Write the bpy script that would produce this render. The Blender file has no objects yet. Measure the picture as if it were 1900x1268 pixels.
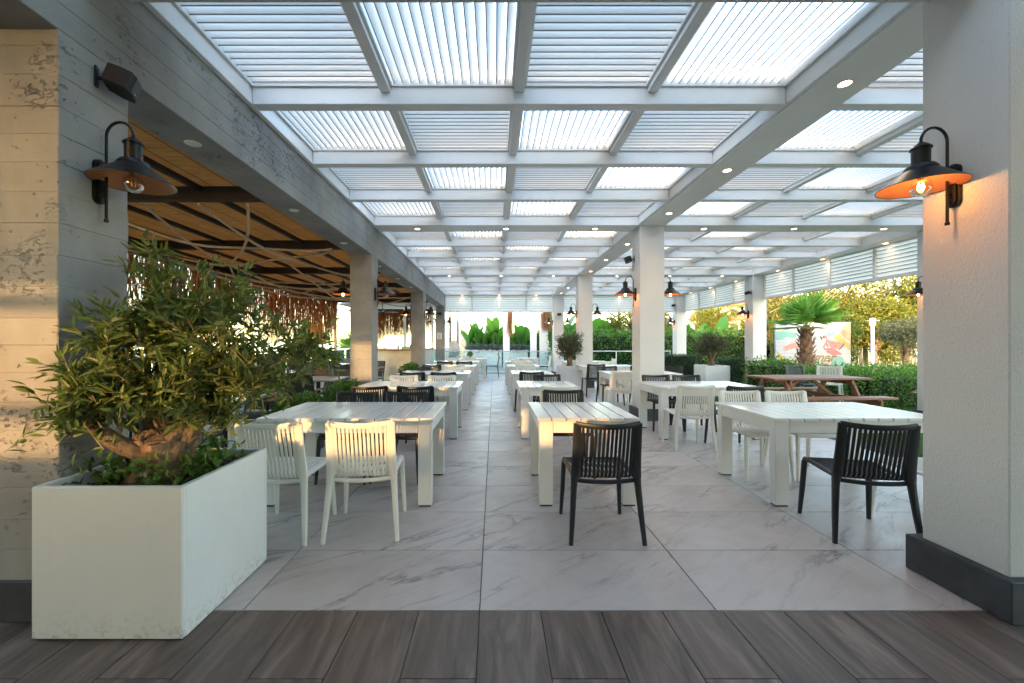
import bpy, math, random
import numpy as np
from mathutils import Vector, Matrix

R = math.radians
random.seed(11)
RNG = np.random.default_rng(11)
scene = bpy.context.scene
COL = scene.collection

# ------------------------------------------------------------------ camera
EYE = 1.356                       # metres above the tiled floor
cam_d = bpy.data.cameras.new('camera')
cam = bpy.data.objects.new('camera', cam_d)
COL.objects.link(cam)
cam.location = (0, 0, EYE)
cam.rotation_euler = (R(90), 0, 0)
cam_d.sensor_width = 36.0
cam_d.lens = 36.0 * 756 / 1900
cam_d.shift_x = 33 / 1900
cam_d.shift_y = 2 / 1900
cam_d.clip_start = 0.05
cam_d.clip_end = 4000
scene.camera = cam

# ------------------------------------------------------------------ sky, sun, exposure
SUN_AZ, SUN_EL = 20.0, 9.0        # light travels towards +Y, 20 degrees to the right
world = bpy.data.worlds.new('World')
scene.world = world
world.use_nodes = True
wn = world.node_tree
bg = wn.nodes['Background']
sky = wn.nodes.new('ShaderNodeTexSky')
sky.sky_type = 'NISHITA'
sky.sun_disc = False
sky.sun_elevation = R(SUN_EL)
sky.sun_rotation = R(180 + SUN_AZ)
sky.air_density = 1.0
sky.dust_density = 1.3
sky.ozone_density = 1.0
wn.links.new(sky.outputs[0], bg.inputs[0])
bg.inputs[1].default_value = 0.15

sun_d = bpy.data.lights.new('sun', 'SUN')
sun_d.energy = 0.55
sun_d.angle = R(0.6)
sun_d.color = (1.0, 0.57, 0.22)
sun = bpy.data.objects.new('sun', sun_d)
COL.objects.link(sun)
sd = Vector((math.sin(R(SUN_AZ)), math.cos(R(SUN_AZ)), -math.tan(R(SUN_EL))))
sun.rotation_euler = sd.to_track_quat('-Z', 'Y').to_euler()
sun.location = (-6, -14, 6)

scene.view_settings.view_transform = 'Standard'
scene.view_settings.look = 'None'
scene.view_settings.gamma = 1.0
scene.view_settings.exposure = 3.6
scene.render.engine = 'CYCLES'
scene.cycles.use_denoising = True
scene.cycles.max_bounces = 8
scene.cycles.diffuse_bounces = 4
scene.cycles.transparent_max_bounces = 14
scene.cycles.sample_clamp_indirect = 6.0

# ------------------------------------------------------------------ materials
def new_mat(name):
    m = bpy.data.materials.new(name)
    m.use_nodes = True
    nt = m.node_tree
    return m, nt, nt.nodes['Principled BSDF'], nt.nodes['Material Output']

def N(nt, kind, **kw):
    n = nt.nodes.new(kind)
    for k, v in kw.items():
        if k.startswith('_'):
            setattr(n, k[1:], v)
        else:
            key = k.replace('__', ' ')
            n.inputs[key].default_value = v
    return n

def L(nt, a, b):
    nt.links.new(a, b)

def ramp(nt, src, stops):
    r = nt.nodes.new('ShaderNodeValToRGB')
    while len(r.color_ramp.elements) < len(stops):
        r.color_ramp.elements.new(0.5)
    for e, (p, c) in zip(r.color_ramp.elements, stops):
        e.position = p
        e.color = (*c, 1) if len(c) == 3 else c
    L(nt, src, r.inputs[0])
    return r.outputs[0]

def g3(v):
    return (v, v, v)

def pos(nt, scale=(1, 1, 1), random_shift=False):
    g = nt.nodes.new('ShaderNodeNewGeometry')
    out = g.outputs['Position']
    if random_shift:
        oi = nt.nodes.new('ShaderNodeObjectInfo')
        mul = N(nt, 'ShaderNodeMath', _operation='MULTIPLY')
        mul.inputs[1].default_value = 37.0
        L(nt, oi.outputs['Random'], mul.inputs[0])
        add = N(nt, 'ShaderNodeVectorMath', _operation='ADD')
        L(nt, out, add.inputs[0]); L(nt, mul.outputs[0], add.inputs[1])
        out = add.outputs[0]
    mp = nt.nodes.new('ShaderNodeMapping')
    mp.inputs['Scale'].default_value = scale
    L(nt, out, mp.inputs[0])
    return mp.outputs[0]

def noise(nt, vec, scale, detail=4, rough=0.55, dist=0.0):
    n = N(nt, 'ShaderNodeTexNoise', Scale=scale, Detail=detail, Roughness=rough, Distortion=dist)
    L(nt, vec, n.inputs['Vector'])
    return n.outputs[0]

def bump(nt, bsdf, height, strength, dist=0.01):
    b = N(nt, 'ShaderNodeBump', Strength=strength, Distance=dist)
    L(nt, height, b.inputs['Height'])
    L(nt, b.outputs[0], bsdf.inputs['Normal'])

def mixc(nt, fac, a, b, mode='MIX'):
    m = N(nt, 'ShaderNodeMix', _data_type='RGBA', _blend_type=mode)
    for sock, v in ((m.inputs[0], fac), (m.inputs[6], a), (m.inputs[7], b)):
        if hasattr(v, 'is_linked') or hasattr(v, 'links'):
            L(nt, v, sock)
        else:
            sock.default_value = v if not isinstance(v, tuple) else (*v[:3], 1)
    return m.outputs[2]

def math_(nt, op, a, b=None):
    m = N(nt, 'ShaderNodeMath', _operation=op)
    for i, v in enumerate((a, b)):
        if v is None: continue
        if hasattr(v, 'links'): L(nt, v, m.inputs[i])
        else: m.inputs[i].default_value = v
    return m.outputs[0]

def plain(name, col, rough=0.5, metal=0.0, var=0.12, scale=6.0, bstr=0.0, bscale=80.0, spec=0.5):
    m, nt, b, o = new_mat(name)
    p = pos(nt)
    n = noise(nt, p, scale)
    c0 = tuple(c * (1 - var) for c in col); c1 = tuple(min(1, c * (1 + var)) for c in col)
    L(nt, ramp(nt, n, [(0.3, c0), (0.7, c1)]), b.inputs['Base Color'])
    b.inputs['Roughness'].default_value = rough
    b.inputs['Metallic'].default_value = metal
    b.inputs['Specular IOR Level'].default_value = spec
    if bstr:
        bump(nt, b, noise(nt, p, bscale), bstr, 0.004)
    return m

def leafy(name, dark, light, trans=0.35, rough=0.45, tcol=None):
    m, nt, b, o = new_mat(name)
    g = nt.nodes.new('ShaderNodeNewGeometry')
    rnd = g.outputs['Random Per Island']
    mid = tuple((a + c) / 2 for a, c in zip(dark, light))
    col = ramp(nt, rnd, [(0.0, dark), (0.55, mid), (1.0, light)])
    L(nt, col, b.inputs['Base Color'])
    b.inputs['Roughness'].default_value = rough
    b.inputs['Specular IOR Level'].default_value = 0.4
    tr = nt.nodes.new('ShaderNodeBsdfTranslucent')
    tc = mixc(nt, 1.0, col, tcol or (1.5, 1.6, 0.6), 'MULTIPLY')
    L(nt, tc, tr.inputs[0])
    mx = N(nt, 'ShaderNodeMixShader', Fac=trans)
    L(nt, b.outputs[0], mx.inputs[1]); L(nt, tr.outputs[0], mx.inputs[2])
    L(nt, mx.outputs[0], o.inputs[0])
    return m

def thin_glass(name, tint, refl=0.12):
    m, nt, b, o = new_mat(name)
    t = nt.nodes.new('ShaderNodeBsdfTransparent'); t.inputs[0].default_value = (*tint, 1)
    gl = nt.nodes.new('ShaderNodeBsdfGlossy'); gl.inputs['Roughness'].default_value = 0.02
    fr = N(nt, 'ShaderNodeFresnel', IOR=1.5)
    f = math_(nt, 'MULTIPLY', fr.outputs[0], 1.0)
    f2 = math_(nt, 'ADD', f, refl * 0.2)
    mx = nt.nodes.new('ShaderNodeMixShader')
    L(nt, f2, mx.inputs[0]); L(nt, t.outputs[0], mx.inputs[1]); L(nt, gl.outputs[0], mx.inputs[2])
    L(nt, mx.outputs[0], o.inputs[0])
    return m

def emit(name, col, strength):
    m, nt, b, o = new_mat(name)
    e = N(nt, 'ShaderNodeEmission', Strength=strength)
    e.inputs[0].default_value = (*col, 1)
    L(nt, e.outputs[0], o.inputs[0])
    return m

def m_concrete(name='concrete', warm=1.0):
    m, nt, b, o = new_mat(name)
    p = pos(nt)
    big = noise(nt, p, 1.6, 5, 0.6)
    base = ramp(nt, big, [(0.28, (0.20, 0.19, 0.178)), (0.5, (0.29, 0.277, 0.258)), (0.72, (0.37, 0.355, 0.33))])
    blu = noise(nt, p, 0.9, 3)
    base = mixc(nt, ramp(nt, blu, [(0.5, g3(0)), (0.7, g3(0.25))]), base, (0.30, 0.34, 0.36))
    patch = ramp(nt, noise(nt, p, 2.6, 3), [(0.55, g3(0)), (0.66, g3(1))])
    pitn = noise(nt, pos(nt, (1, 1, 1.7)), 30, 6, 0.75)
    pits = ramp(nt, pitn, [(0.36, g3(1)), (0.45, g3(0))])
    few = ramp(nt, noise(nt, p, 34, 2), [(0.24, g3(1)), (0.29, g3(0))])
    pit = math_(nt, 'MAXIMUM', math_(nt, 'MULTIPLY', patch, pits), few)
    streak = ramp(nt, noise(nt, pos(nt, (5, 5, 0.6)), 1.4, 4), [(0.5, g3(0)), (0.75, g3(0.35))])
    base = mixc(nt, streak, base, (0.22, 0.215, 0.205))
    col = mixc(nt, math_(nt, 'MULTIPLY', pit, 0.33), base, (0.12, 0.11, 0.10))
    L(nt, col, b.inputs['Base Color'])
    b.inputs['Roughness'].default_value = 0.85
    fine = noise(nt, p, 120, 4)
    grain = noise(nt, pos(nt, (2, 2, 40)), 6, 3)
    h = math_(nt, 'SUBTRACT', math_(nt, 'ADD', math_(nt, 'MULTIPLY', fine, 0.15), math_(nt, 'MULTIPLY', grain, 0.2)), pit)
    bump(nt, b, h, 1.0, 0.012)
    return m

def m_stucco(name, col, bscale, bstr, dark=0.0, stretch=(1, 1, 1)):
    m, nt, b, o = new_mat(name)
    p = pos(nt)
    n = noise(nt, p, 1.3, 4)
    c0 = tuple(c * 0.93 for c in col)
    base = ramp(nt, n, [(0.3, c0), (0.7, col)])
    v = N(nt, 'ShaderNodeTexVoronoi', Scale=bscale)
    pp = pos(nt, stretch)
    L(nt, pp, v.inputs['Vector'])
    nn = noise(nt, pp, bscale * 1.2, 5, 0.65, 0.6)
    h = math_(nt, 'ADD', math_(nt, 'MULTIPLY', v.outputs['Distance'], 0.4), nn)
    if dark:
        sp = ramp(nt, noise(nt, pp, bscale * 1.1, 3), [(0.27, g3(dark)), (0.33, g3(0))])
        base = mixc(nt, sp, base, (0.2, 0.19, 0.18))
    L(nt, base, b.inputs['Base Color'])
    b.inputs['Roughness'].default_value = 0.8
    bump(nt, b, h, bstr, 0.006)
    return m

def m_tile():
    m, nt, b, o = new_mat('marble_tile')
    p = pos(nt, (1, 1, 1), True)
    cloud = noise(nt, p, 1.4, 6, 0.6, 0.4)
    base = ramp(nt, cloud, [(0.25, (0.385, 0.33, 0.305)), (0.5, (0.50, 0.44, 0.41)), (0.75, (0.585, 0.525, 0.49))])
    rot = nt.nodes.new('ShaderNodeMapping'); rot.inputs['Scale'].default_value = (0.5, 2.3, 1)
    r0 = nt.nodes.new('ShaderNodeMapping'); r0.inputs['Rotation'].default_value = (0, 0, R(-36))
    L(nt, p, r0.inputs[0]); L(nt, r0.outputs[0], rot.inputs[0])
    vn = noise(nt, rot.outputs[0], 1.7, 7, 0.6, 0.5)
    d = math_(nt, 'ABSOLUTE', math_(nt, 'SUBTRACT', vn, 0.5))
    vein = ramp(nt, d, [(0.0, g3(1)), (0.012, g3(0.4)), (0.04, g3(0))])
    gate = ramp(nt, noise(nt, rot.outputs[0], 1.6, 3), [(0.45, g3(0)), (0.6, g3(1))])
    f = math_(nt, 'MULTIPLY', math_(nt, 'MULTIPLY', vein, gate), 0.8)
    col = mixc(nt, f, base, (0.13, 0.12, 0.12))
    smudge = ramp(nt, noise(nt, rot.outputs[0], 5.5, 4, 0.7), [(0.52, g3(0)), (0.75, g3(0.35))])
    col = mixc(nt, smudge, col, (0.24, 0.225, 0.22))
    L(nt, col, b.inputs['Base Color'])
    rr = ramp(nt, noise(nt, p, 3.0, 4), [(0.3, g3(0.32)), (0.7, g3(0.5))])
    L(nt, rr, b.inputs['Roughness'])
    bump(nt, b, noise(nt, p, 60, 3), 0.08, 0.002)
    return m

def m_woodtile():
    m, nt, b, o = new_mat('wood_look_tile')
    p = pos(nt, (7.0, 0.8, 1), True)
    n1 = noise(nt, p, 1.6, 7, 0.66, 1.1)
    col = ramp(nt, n1, [(0.30, (0.048, 0.031, 0.023)), (0.45, (0.105, 0.072, 0.055)), (0.56, (0.158, 0.113, 0.09)), (0.68, (0.245, 0.185, 0.15))])
    p2 = pos(nt, (2.2, 0.9, 1), True)
    blot = ramp(nt, noise(nt, p2, 1.7, 4), [(0.45, g3(0)), (0.72, g3(0.5))])
    col = mixc(nt, blot, col, (0.055, 0.043, 0.037))
    kn = N(nt, 'ShaderNodeTexVoronoi', Scale=1.5); L(nt, pos(nt, (1.7, 0.9, 1), True), kn.inputs['Vector'])
    k = ramp(nt, kn.outputs['Distance'], [(0.0, g3(0.75)), (0.05, g3(0.5)), (0.085, g3(0))])
    col = mixc(nt, k, col, (0.028, 0.022, 0.02))
    oi = nt.nodes.new('ShaderNodeObjectInfo')
    col = mixc(nt, math_(nt, 'MULTIPLY', oi.outputs['Random'], 0.28), col, (0.15, 0.115, 0.1))
    L(nt, col, b.inputs['Base Color'])
    b.inputs['Roughness'].default_value = 0.42
    bump(nt, b, n1, 0.25, 0.003)
    return m

def m_wood(name, c0, c1, scale=(2, 14, 14), rough=0.55):
    m, nt, b, o = new_mat(name)
    p = pos(nt, scale, True)
    n1 = noise(nt, p, 3.0, 5, 0.6, 0.8)
    L(nt, ramp(nt, n1, [(0.3, c0), (0.7, c1)]), b.inputs['Base Color'])
    b.inputs['Roughness'].default_value = rough
    bump(nt, b, n1, 0.2, 0.003)
    return m

def m_reedmat():
    m, nt, b, o = new_mat('reed_matting')
    p = pos(nt)
    w = N(nt, 'ShaderNodeTexWave', _wave_type='BANDS', _bands_direction='Y', Scale=22.0, Distortion=1.2, Detail=3.0)
    w.inputs['Detail Scale'].default_value = 1.5
    L(nt, p, w.inputs['Vector'])
    w.wave_profile = 'SIN'
    n = noise(nt, pos(nt, (3, 60, 1)), 1.5, 4, 0.7)
    col = ramp(nt, n, [(0.25, (0.26, 0.14, 0.05)), (0.5, (0.52, 0.31, 0.13)), (0.75, (0.70, 0.48, 0.23))])
    col = mixc(nt, ramp(nt, w.outputs[0], [(0.05, g3(0.85)), (0.25, g3(0))]), col, (0.07, 0.04, 0.02))
    w2 = N(nt, 'ShaderNodeTexWave', _wave_type='BANDS', _bands_direction='X', Scale=1.25, Distortion=0.6)
    L(nt, p, w2.inputs['Vector'])
    col = mixc(nt, ramp(nt, w2.outputs[0], [(0.0, g3(0.7)), (0.02, g3(0))]), col, (0.06, 0.035, 0.02))
    L(nt, col, b.inputs['Base Color'])
    b.inputs['Roughness'].default_value = 0.7
    bump(nt, b, w.outputs[0], 0.5, 0.006)
    tr = nt.nodes.new('ShaderNodeBsdfTranslucent'); L(nt, col, tr.inputs[0])
    mx = N(nt, 'ShaderNodeMixShader', Fac=0.5)
    L(nt, b.outputs[0], mx.inputs[1]); L(nt, tr.outputs[0], mx.inputs[2]); L(nt, mx.outputs[0], o.inputs[0])
    return m

MAT = {}
MAT['concrete'] = m_concrete()
MAT['stucco'] = m_stucco('rough_stucco', (0.70, 0.67, 0.64), 85, 0.85, 0.35, (1, 1, 0.65))
MAT['smooth_stucco'] = m_stucco('fine_white_plaster', (0.74, 0.72, 0.70), 140, 0.25, 0.0, (0.5, 0.5, 3))
MAT['plinth'] = plain('dark_stone_plinth', (0.045, 0.045, 0.05), 0.5, var=0.3, scale=9, bstr=0.15)
MAT['tile'] = m_tile()
MAT['grout'] = plain('grout', (0.06, 0.055, 0.05), 0.9)
MAT['woodtile'] = m_woodtile()
MAT['aluminium'] = plain('white_powder_coat', (0.84, 0.835, 0.825), 0.38, var=0.03, scale=2)
def m_slat():
    m, nt, b, o = new_mat('white_louvre_blade')
    n = noise(nt, pos(nt), 1.5)
    L(nt, ramp(nt, n, [(0.3, (0.82, 0.82, 0.815)), (0.7, (0.86, 0.86, 0.855))]), b.inputs['Base Color'])
    b.inputs['Roughness'].default_value = 0.35
    tr = nt.nodes.new('ShaderNodeBsdfTranslucent'); tr.inputs[0].default_value = (0.94, 0.92, 0.89, 1)
    mx = N(nt, 'ShaderNodeMixShader', Fac=0.58)
    L(nt, b.outputs[0], mx.inputs[1]); L(nt, tr.outputs[0], mx.inputs[2]); L(nt, mx.outputs[0], o.inputs[0])
    return m
MAT['slat'] = m_slat()
MAT['lip_shade'] = plain('painted_lip_shade', (0.30, 0.30, 0.31), 0.6)  # dark edge tone standing in for shade between the louvre blades
MAT['table'] = plain('white_table_lacquer', (0.68, 0.665, 0.63), 0.24, var=0.05, scale=3, bstr=0.02, bscale=30)
MAT['chair_white'] = plain('off_white_plastic', (0.72, 0.70, 0.63), 0.38, var=0.03)
MAT['chair_black'] = plain('anthracite_plastic', (0.011, 0.012, 0.015), 0.40, var=0.1)
def m_planter():
    m, nt, b, o = new_mat('planter_white')
    p = pos(nt)
    base = ramp(nt, noise(nt, p, 2.5), [(0.3, (0.64, 0.66, 0.65)), (0.7, (0.69, 0.71, 0.70))])
    sep = nt.nodes.new('ShaderNodeSeparateXYZ'); L(nt, p, sep.inputs[0])
    low = ramp(nt, sep.outputs[2], [(0.0, g3(1)), (0.07, g3(0.35)), (0.16, g3(0))])
    spl = ramp(nt, noise(nt, p, 38, 4, 0.7), [(0.5, g3(0)), (0.68, g3(0.7))])
    run = ramp(nt, noise(nt, pos(nt, (14, 14, 0.5)), 1.6, 3), [(0.6, g3(0)), (0.8, g3(0.07))])
    c = mixc(nt, math_(nt, 'MULTIPLY', low, spl), base, (0.26, 0.22, 0.17))
    c = mixc(nt, run, c, (0.42, 0.40, 0.34))
    L(nt, c, b.inputs['Base Color'])
    b.inputs['Roughness'].default_value = 0.38
    bump(nt, b, noise(nt, p, 14, 3), 0.05, 0.01)
    return m
MAT['planter'] = m_planter()
MAT['soil'] = plain('soil', (0.03, 0.022, 0.016), 0.95, var=0.5, scale=30, bstr=0.8, bscale=60)
MAT['black'] = plain('black_metal', (0.006, 0.006, 0.007), 0.38, metal=0.2, var=0.2)
MAT['roofbeam'] = plain('dark_roof_steel', (0.018, 0.014, 0.012), 0.55, var=0.3)
MAT['copper'] = plain('copper_lining', (0.62, 0.25, 0.10), 0.45, metal=0.55, var=0.1)
MAT['bulbglass'] = thin_glass('bulb_glass', (1.0, 0.93, 0.8))
MAT['filament'] = emit('filament', (1.0, 0.48, 0.15), 10)
MAT['filament_off'] = plain('brass_filament', (0.6, 0.38, 0.12), 0.3, metal=0.8)
MAT['led'] = emit('downlight_lit', (1.0, 0.66, 0.34), 1.6)
MAT['white_disc'] = plain('white_disc', (0.75, 0.75, 0.73), 0.4)
MAT['speaker'] = plain('speaker_black', (0.004, 0.004, 0.0045), 0.55)
MAT['reedmat'] = m_reedmat()
MAT['rope'] = plain('hemp_rope', (0.55, 0.42, 0.29), 0.9, var=0.25, scale=60, bstr=0.6, bscale=150)
MAT['straw'] = leafy('straw', (0.10, 0.035, 0.012), (0.42, 0.20, 0.07), 0.35, 0.8, (1.4, 1.0, 0.6))
MAT['teak'] = m_wood('teak_wood', (0.16, 0.062, 0.028), (0.33, 0.145, 0.07))
MAT['armwood'] = m_wood('arm_wood', (0.25, 0.09, 0.035), (0.40, 0.17, 0.07))
MAT['greytop'] = plain('grey_tabletop', (0.26, 0.235, 0.22), 0.28, var=0.12)
MAT['sling'] = plain('dark_sling', (0.035, 0.032, 0.03), 0.6, bstr=0.3, bscale=300)
MAT['wicker'] = plain('brown_weave', (0.22, 0.135, 0.075), 0.6, var=0.25, scale=20, bstr=0.3, bscale=200)
MAT['glass'] = thin_glass('railing_glass', (0.62, 0.88, 0.82))
MAT['clearglass'] = thin_glass('clear_glass', (0.82, 0.93, 0.94))
MAT['steel'] = plain('brushed_steel', (0.55, 0.57, 0.58), 0.3, metal=0.85, var=0.06)
MAT['whitesteel'] = plain('white_steel', (0.75, 0.77, 0.78), 0.35, var=0.03)
MAT['barstone'] = plain('bar_stone', (0.48, 0.42, 0.34), 0.5, var=0.15, scale=3)
def m_bark():
    m, nt, b, o = new_mat('olive_bark')
    p = pos(nt, (1, 1, .45))
    n1 = noise(nt, p, 26, 6, .7, .8); n2 = noise(nt, p, 7, 4, .6, 1.2)
    h = math_(nt, 'ADD', n1, n2)
    L(nt, ramp(nt, math_(nt, 'MULTIPLY', h, .5), [(.38, (.04, .026, .016)), (.49, (.15, .097, .06)), (.62, (.28, .19, .125))]), b.inputs['Base Color'])
    b.inputs['Roughness'].default_value = .9
    bump(nt, b, h, 1.0, .02)
    return m
MAT['bark'] = m_bark()
MAT['twig'] = plain('twig', (0.20, 0.16, 0.09), 0.85, var=0.3, scale=30)
MAT['palmbark'] = plain('palm_bark', (0.17, 0.10, 0.065), 0.95, var=0.45, scale=18, bstr=0.8, bscale=50)
MAT['olive'] = leafy('olive_leaf', (0.045, 0.070, 0.018), (0.20, 0.25, 0.07), 0.35)
MAT['olive_grey'] = leafy('olive_leaf_grey', (0.045, 0.060, 0.035), (0.15, 0.17, 0.10), 0.25)
MAT['fresh'] = leafy('fresh_leaf', (0.035, 0.085, 0.015), (0.13, 0.24, 0.05), 0.35)
MAT['hedge'] = leafy('hedge_leaf', (0.040, 0.10, 0.018), (0.18, 0.31, 0.07), 0.38)
MAT['hedge_core'] = plain('hedge_core', (0.012, 0.022, 0.008), 0.95, var=0.4, scale=12)
MAT['box'] = leafy('boxwood_leaf', (0.015, 0.055, 0.024), (0.13, 0.22, 0.13), 0.15, 0.35)
MAT['banana'] = leafy('banana_leaf', (0.022, 0.085, 0.014), (0.10, 0.26, 0.045), 0.4, 0.35)
MAT['agave'] = leafy('blue_leaf', (0.07, 0.12, 0.12), (0.15, 0.21, 0.20), 0.15)
MAT['palm'] = leafy('palm_frond', (0.065, 0.17, 0.03), (0.19, 0.36, 0.09), 0.35, 0.35)
MAT['palm_dry'] = leafy('palm_frond_yellow', (0.12, 0.11, 0.03), (0.30, 0.25, 0.08), 0.4)
MAT['reed'] = leafy('reed_blade', (0.12, 0.14, 0.04), (0.34, 0.32, 0.12), 0.35)
MAT['tree_yellow'] = leafy('yellow_green_leaf', (0.09, 0.12, 0.02), (0.28, 0.27, 0.05), 0.4)
MAT['tree_green'] = leafy('tree_leaf', (0.03, 0.06, 0.015), (0.11, 0.16, 0.04), 0.35)
MAT['grass'] = leafy('grass_blade', (0.03, 0.085, 0.012), (0.10, 0.20, 0.03), 0.3)
MAT['turf'] = plain('turf', (0.045, 0.085, 0.02), 0.95, var=0.4, scale=8, bstr=0.5)
MAT['earth'] = plain('earth', (0.11, 0.10, 0.06), 0.95, var=0.35, scale=0.2)
MAT['terrace'] = plain('terrace_tile', (0.36, 0.32, 0.27), 0.45, var=0.15, scale=2)
MAT['facade'] = plain('pale_render', (0.72, 0.71, 0.69), 0.85, var=0.06)
MAT['rooftile'] = plain('terracotta', (0.30, 0.13, 0.07), 0.8, var=0.2, scale=2)
MAT['windowglass'] = plain('dark_window', (0.05, 0.06, 0.07), 0.08, var=0.2)
MAT['paper'] = plain('white_card', (0.72, 0.72, 0.70), 0.5, var=0.02)
MAT['ink'] = plain('ink', (0.05, 0.05, 0.055), 0.6)
MAT['canvas'] = plain('white_canvas', (0.75, 0.74, 0.72), 0.8, var=0.04)
for k, c in dict(p_board=(0.33, 0.35, 0.38), p_teal=(0.13, 0.30, 0.26), p_yellow=(0.34, 0.27, 0.09), p_pink=(0.38, 0.13, 0.15),
                 p_rose=(0.38, 0.19, 0.155), p_peach=(0.36, 0.21, 0.13), p_navy=(0.02, 0.022, 0.045), p_grey=(0.20, 0.21, 0.26), p_gold=(0.28, 0.19, 0.03)).items():
    MAT[k] = plain('print_' + k[2:], c, 0.5, var=0.04)
MAT['red'] = plain('red_label', (0.55, 0.08, 0.05), 0.4)
MAT['turq'] = plain('turquoise_box', (0.25, 0.55, 0.52), 0.5)

def m_sea():
    m, nt, b, o = new_mat('sea_water')
    b.inputs['Base Color'].default_value = (0.05, 0.26, 0.28, 1)
    b.inputs['Roughness'].default_value = 0.12
    bump(nt, b, noise(nt, pos(nt, (0.4, 0.4, 1)), 1.0, 4), 0.4, 0.2)
    return m
MAT['sea'] = m_sea()

# ------------------------------------------------------------------ geometry helpers
class MB:
    def __init__(s):
        s.v = []; s.f = []; s.smooth = False; s.lip = []
    def add(s, verts, faces):
        o = len(s.v)
        s.v += [tuple(p) for p in verts]
        s.f += [tuple(i + o for i in f) for f in faces]
        return s
    def box(s, x0, x1, y0, y1, z0, z1, b=0.0):
        if x0 > x1: x0, x1 = x1, x0
        if y0 > y1: y0, y1 = y1, y0
        if z0 > z1: z0, z1 = z1, z0
        if b <= 0:
            v = [(x, y, z) for z in (z0, z1) for y in (y0, y1) for x in (x0, x1)]
            return s.add(v, [(0, 2, 3, 1), (4, 5, 7, 6), (0, 1, 5, 4), (2, 6, 7, 3), (0, 4, 6, 2), (1, 3, 7, 5)])
        b = min(b, (x1 - x0) * .45, (y1 - y0) * .45, (z1 - z0) * .45)
        X, Y, Z = (x0, x1), (y0, y1), (z0, z1)
        v = []; idx = {}
        for i in (0, 1):
            for j in (0, 1):
                for k in (0, 1):
                    sx, sy, sz = (1 - 2 * i) * b, (1 - 2 * j) * b, (1 - 2 * k) * b
                    idx[i, j, k, 0] = len(v); v.append((X[i], Y[j] + sy, Z[k] + sz))
                    idx[i, j, k, 1] = len(v); v.append((X[i] + sx, Y[j], Z[k] + sz))
                    idx[i, j, k, 2] = len(v); v.append((X[i] + sx, Y[j] + sy, Z[k]))
        f = []
        for i in (0, 1):
            f.append([idx[i, 0, 0, 0], idx[i, 1, 0, 0], idx[i, 1, 1, 0], idx[i, 0, 1, 0]][::(-1 if i == 0 else 1)])
            f.append([idx[0, i, 0, 1], idx[1, i, 0, 1], idx[1, i, 1, 1], idx[0, i, 1, 1]][::(1 if i == 0 else -1)])
            f.append([idx[0, 0, i, 2], idx[1, 0, i, 2], idx[1, 1, i, 2], idx[0, 1, i, 2]][::(-1 if i == 0 else 1)])
        for i in (0, 1):
            for j in (0, 1):
                f.append([idx[i, j, 0, 0], idx[i, j, 0, 1], idx[i, j, 1, 1], idx[i, j, 1, 0]][::(1 if i == j else -1)])
                f.append([idx[i, 0, j, 0], idx[i, 0, j, 2], idx[i, 1, j, 2], idx[i, 1, j, 0]][::(-1 if i == j else 1)])
                f.append([idx[0, i, j, 1], idx[0, i, j, 2], idx[1, i, j, 2], idx[1, i, j, 1]][::(1 if i == j else -1)])
                for k in (0, 1):
                    t = [idx[i, j, k, 0], idx[i, j, k, 1], idx[i, j, k, 2]]
                    f.append(t[::(-1 if (i + j + k) % 2 == 0 else 1)])
        return s.add(v, f)
    def sweep(s, pts, hw, hd, ref=(1, 0, 0), n=8, sq=0.7):
        """tube with a rounded-rectangle section, half width hw along ref, half depth hd across it"""
        pts = [Vector(p) for p in pts]; m = len(pts)
        hw = hw if isinstance(hw, (list, tuple)) else [hw] * m
        hd = hd if isinstance(hd, (list, tuple)) else [hd] * m
        ref = Vector(ref); rings = []
        for i, p in enumerate(pts):
            t = (pts[min(i + 1, m - 1)] - pts[max(i - 1, 0)]).normalized()
            u = ref - t * ref.dot(t)
            if u.length < 1e-4:
                u = Vector((0, 1, 0)) - t * t.y
            u.normalize(); w = t.cross(u)
            ring = []
            for k in range(n):
                a = 2 * math.pi * (k + .5) / n
                c, d = math.cos(a), math.sin(a)
                c = math.copysign(abs(c) ** sq, c); d = math.copysign(abs(d) ** sq, d)
                ring.append(p + u * (hw[i] * c) + w * (hd[i] * d))
            rings.append(ring)
        v = [q for r in rings for q in r]; f = []
        for i in range(m - 1):
            for k in range(n):
                k2 = (k + 1) % n
                f.append((i * n + k, i * n + k2, (i + 1) * n + k2, (i + 1) * n + k))
        f.append(tuple(range(n))[::-1]); f.append(tuple((m - 1) * n + k for k in range(n)))
        return s.add(v, f)
    def tube(s, pts, r, n=8):
        return s.sweep(pts, r, r, (0.31, 0.17, 0.93) if abs((Vector(pts[-1]) - Vector(pts[0])).normalized().z) < .8 else (1, 0, 0), n, 1.0)
    def lathe(s, prof, c=(0, 0, 0), n=20, wob=None):
        v = []; f = []; m = len(prof)
        for i, (r, z) in enumerate(prof):
            for k in range(n):
                a = 2 * math.pi * k / n
                rr = r * (1 + (wob(a, i) if wob else 0))
                v.append((c[0] + rr * math.cos(a), c[1] + rr * math.sin(a), c[2] + z))
        for i in range(m - 1):
            for k in range(n):
                k2 = (k + 1) % n
                f.append((i * n + k, i * n + k2, (i + 1) * n + k2, (i + 1) * n + k))
        return s.add(v, f)
    def prism(s, poly, axis, a, b):
        """poly: 2D outline; axis: 0 x, 1 y, 2 z is the extrusion axis"""
        def p3(q, h):
            return [(h, q[0], q[1]), (q[0], h, q[1]), (q[0], q[1], h)][axis]
        n = len(poly)
        v = [p3(q, a) for q in poly] + [p3(q, b) for q in poly]
        f = [tuple(range(n)), tuple(range(2 * n - 1, n - 1, -1))]
        f += [(i, i + n, (i + 1) % n + n, (i + 1) % n) for i in range(n)]
        return s.add(v, f)

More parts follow.
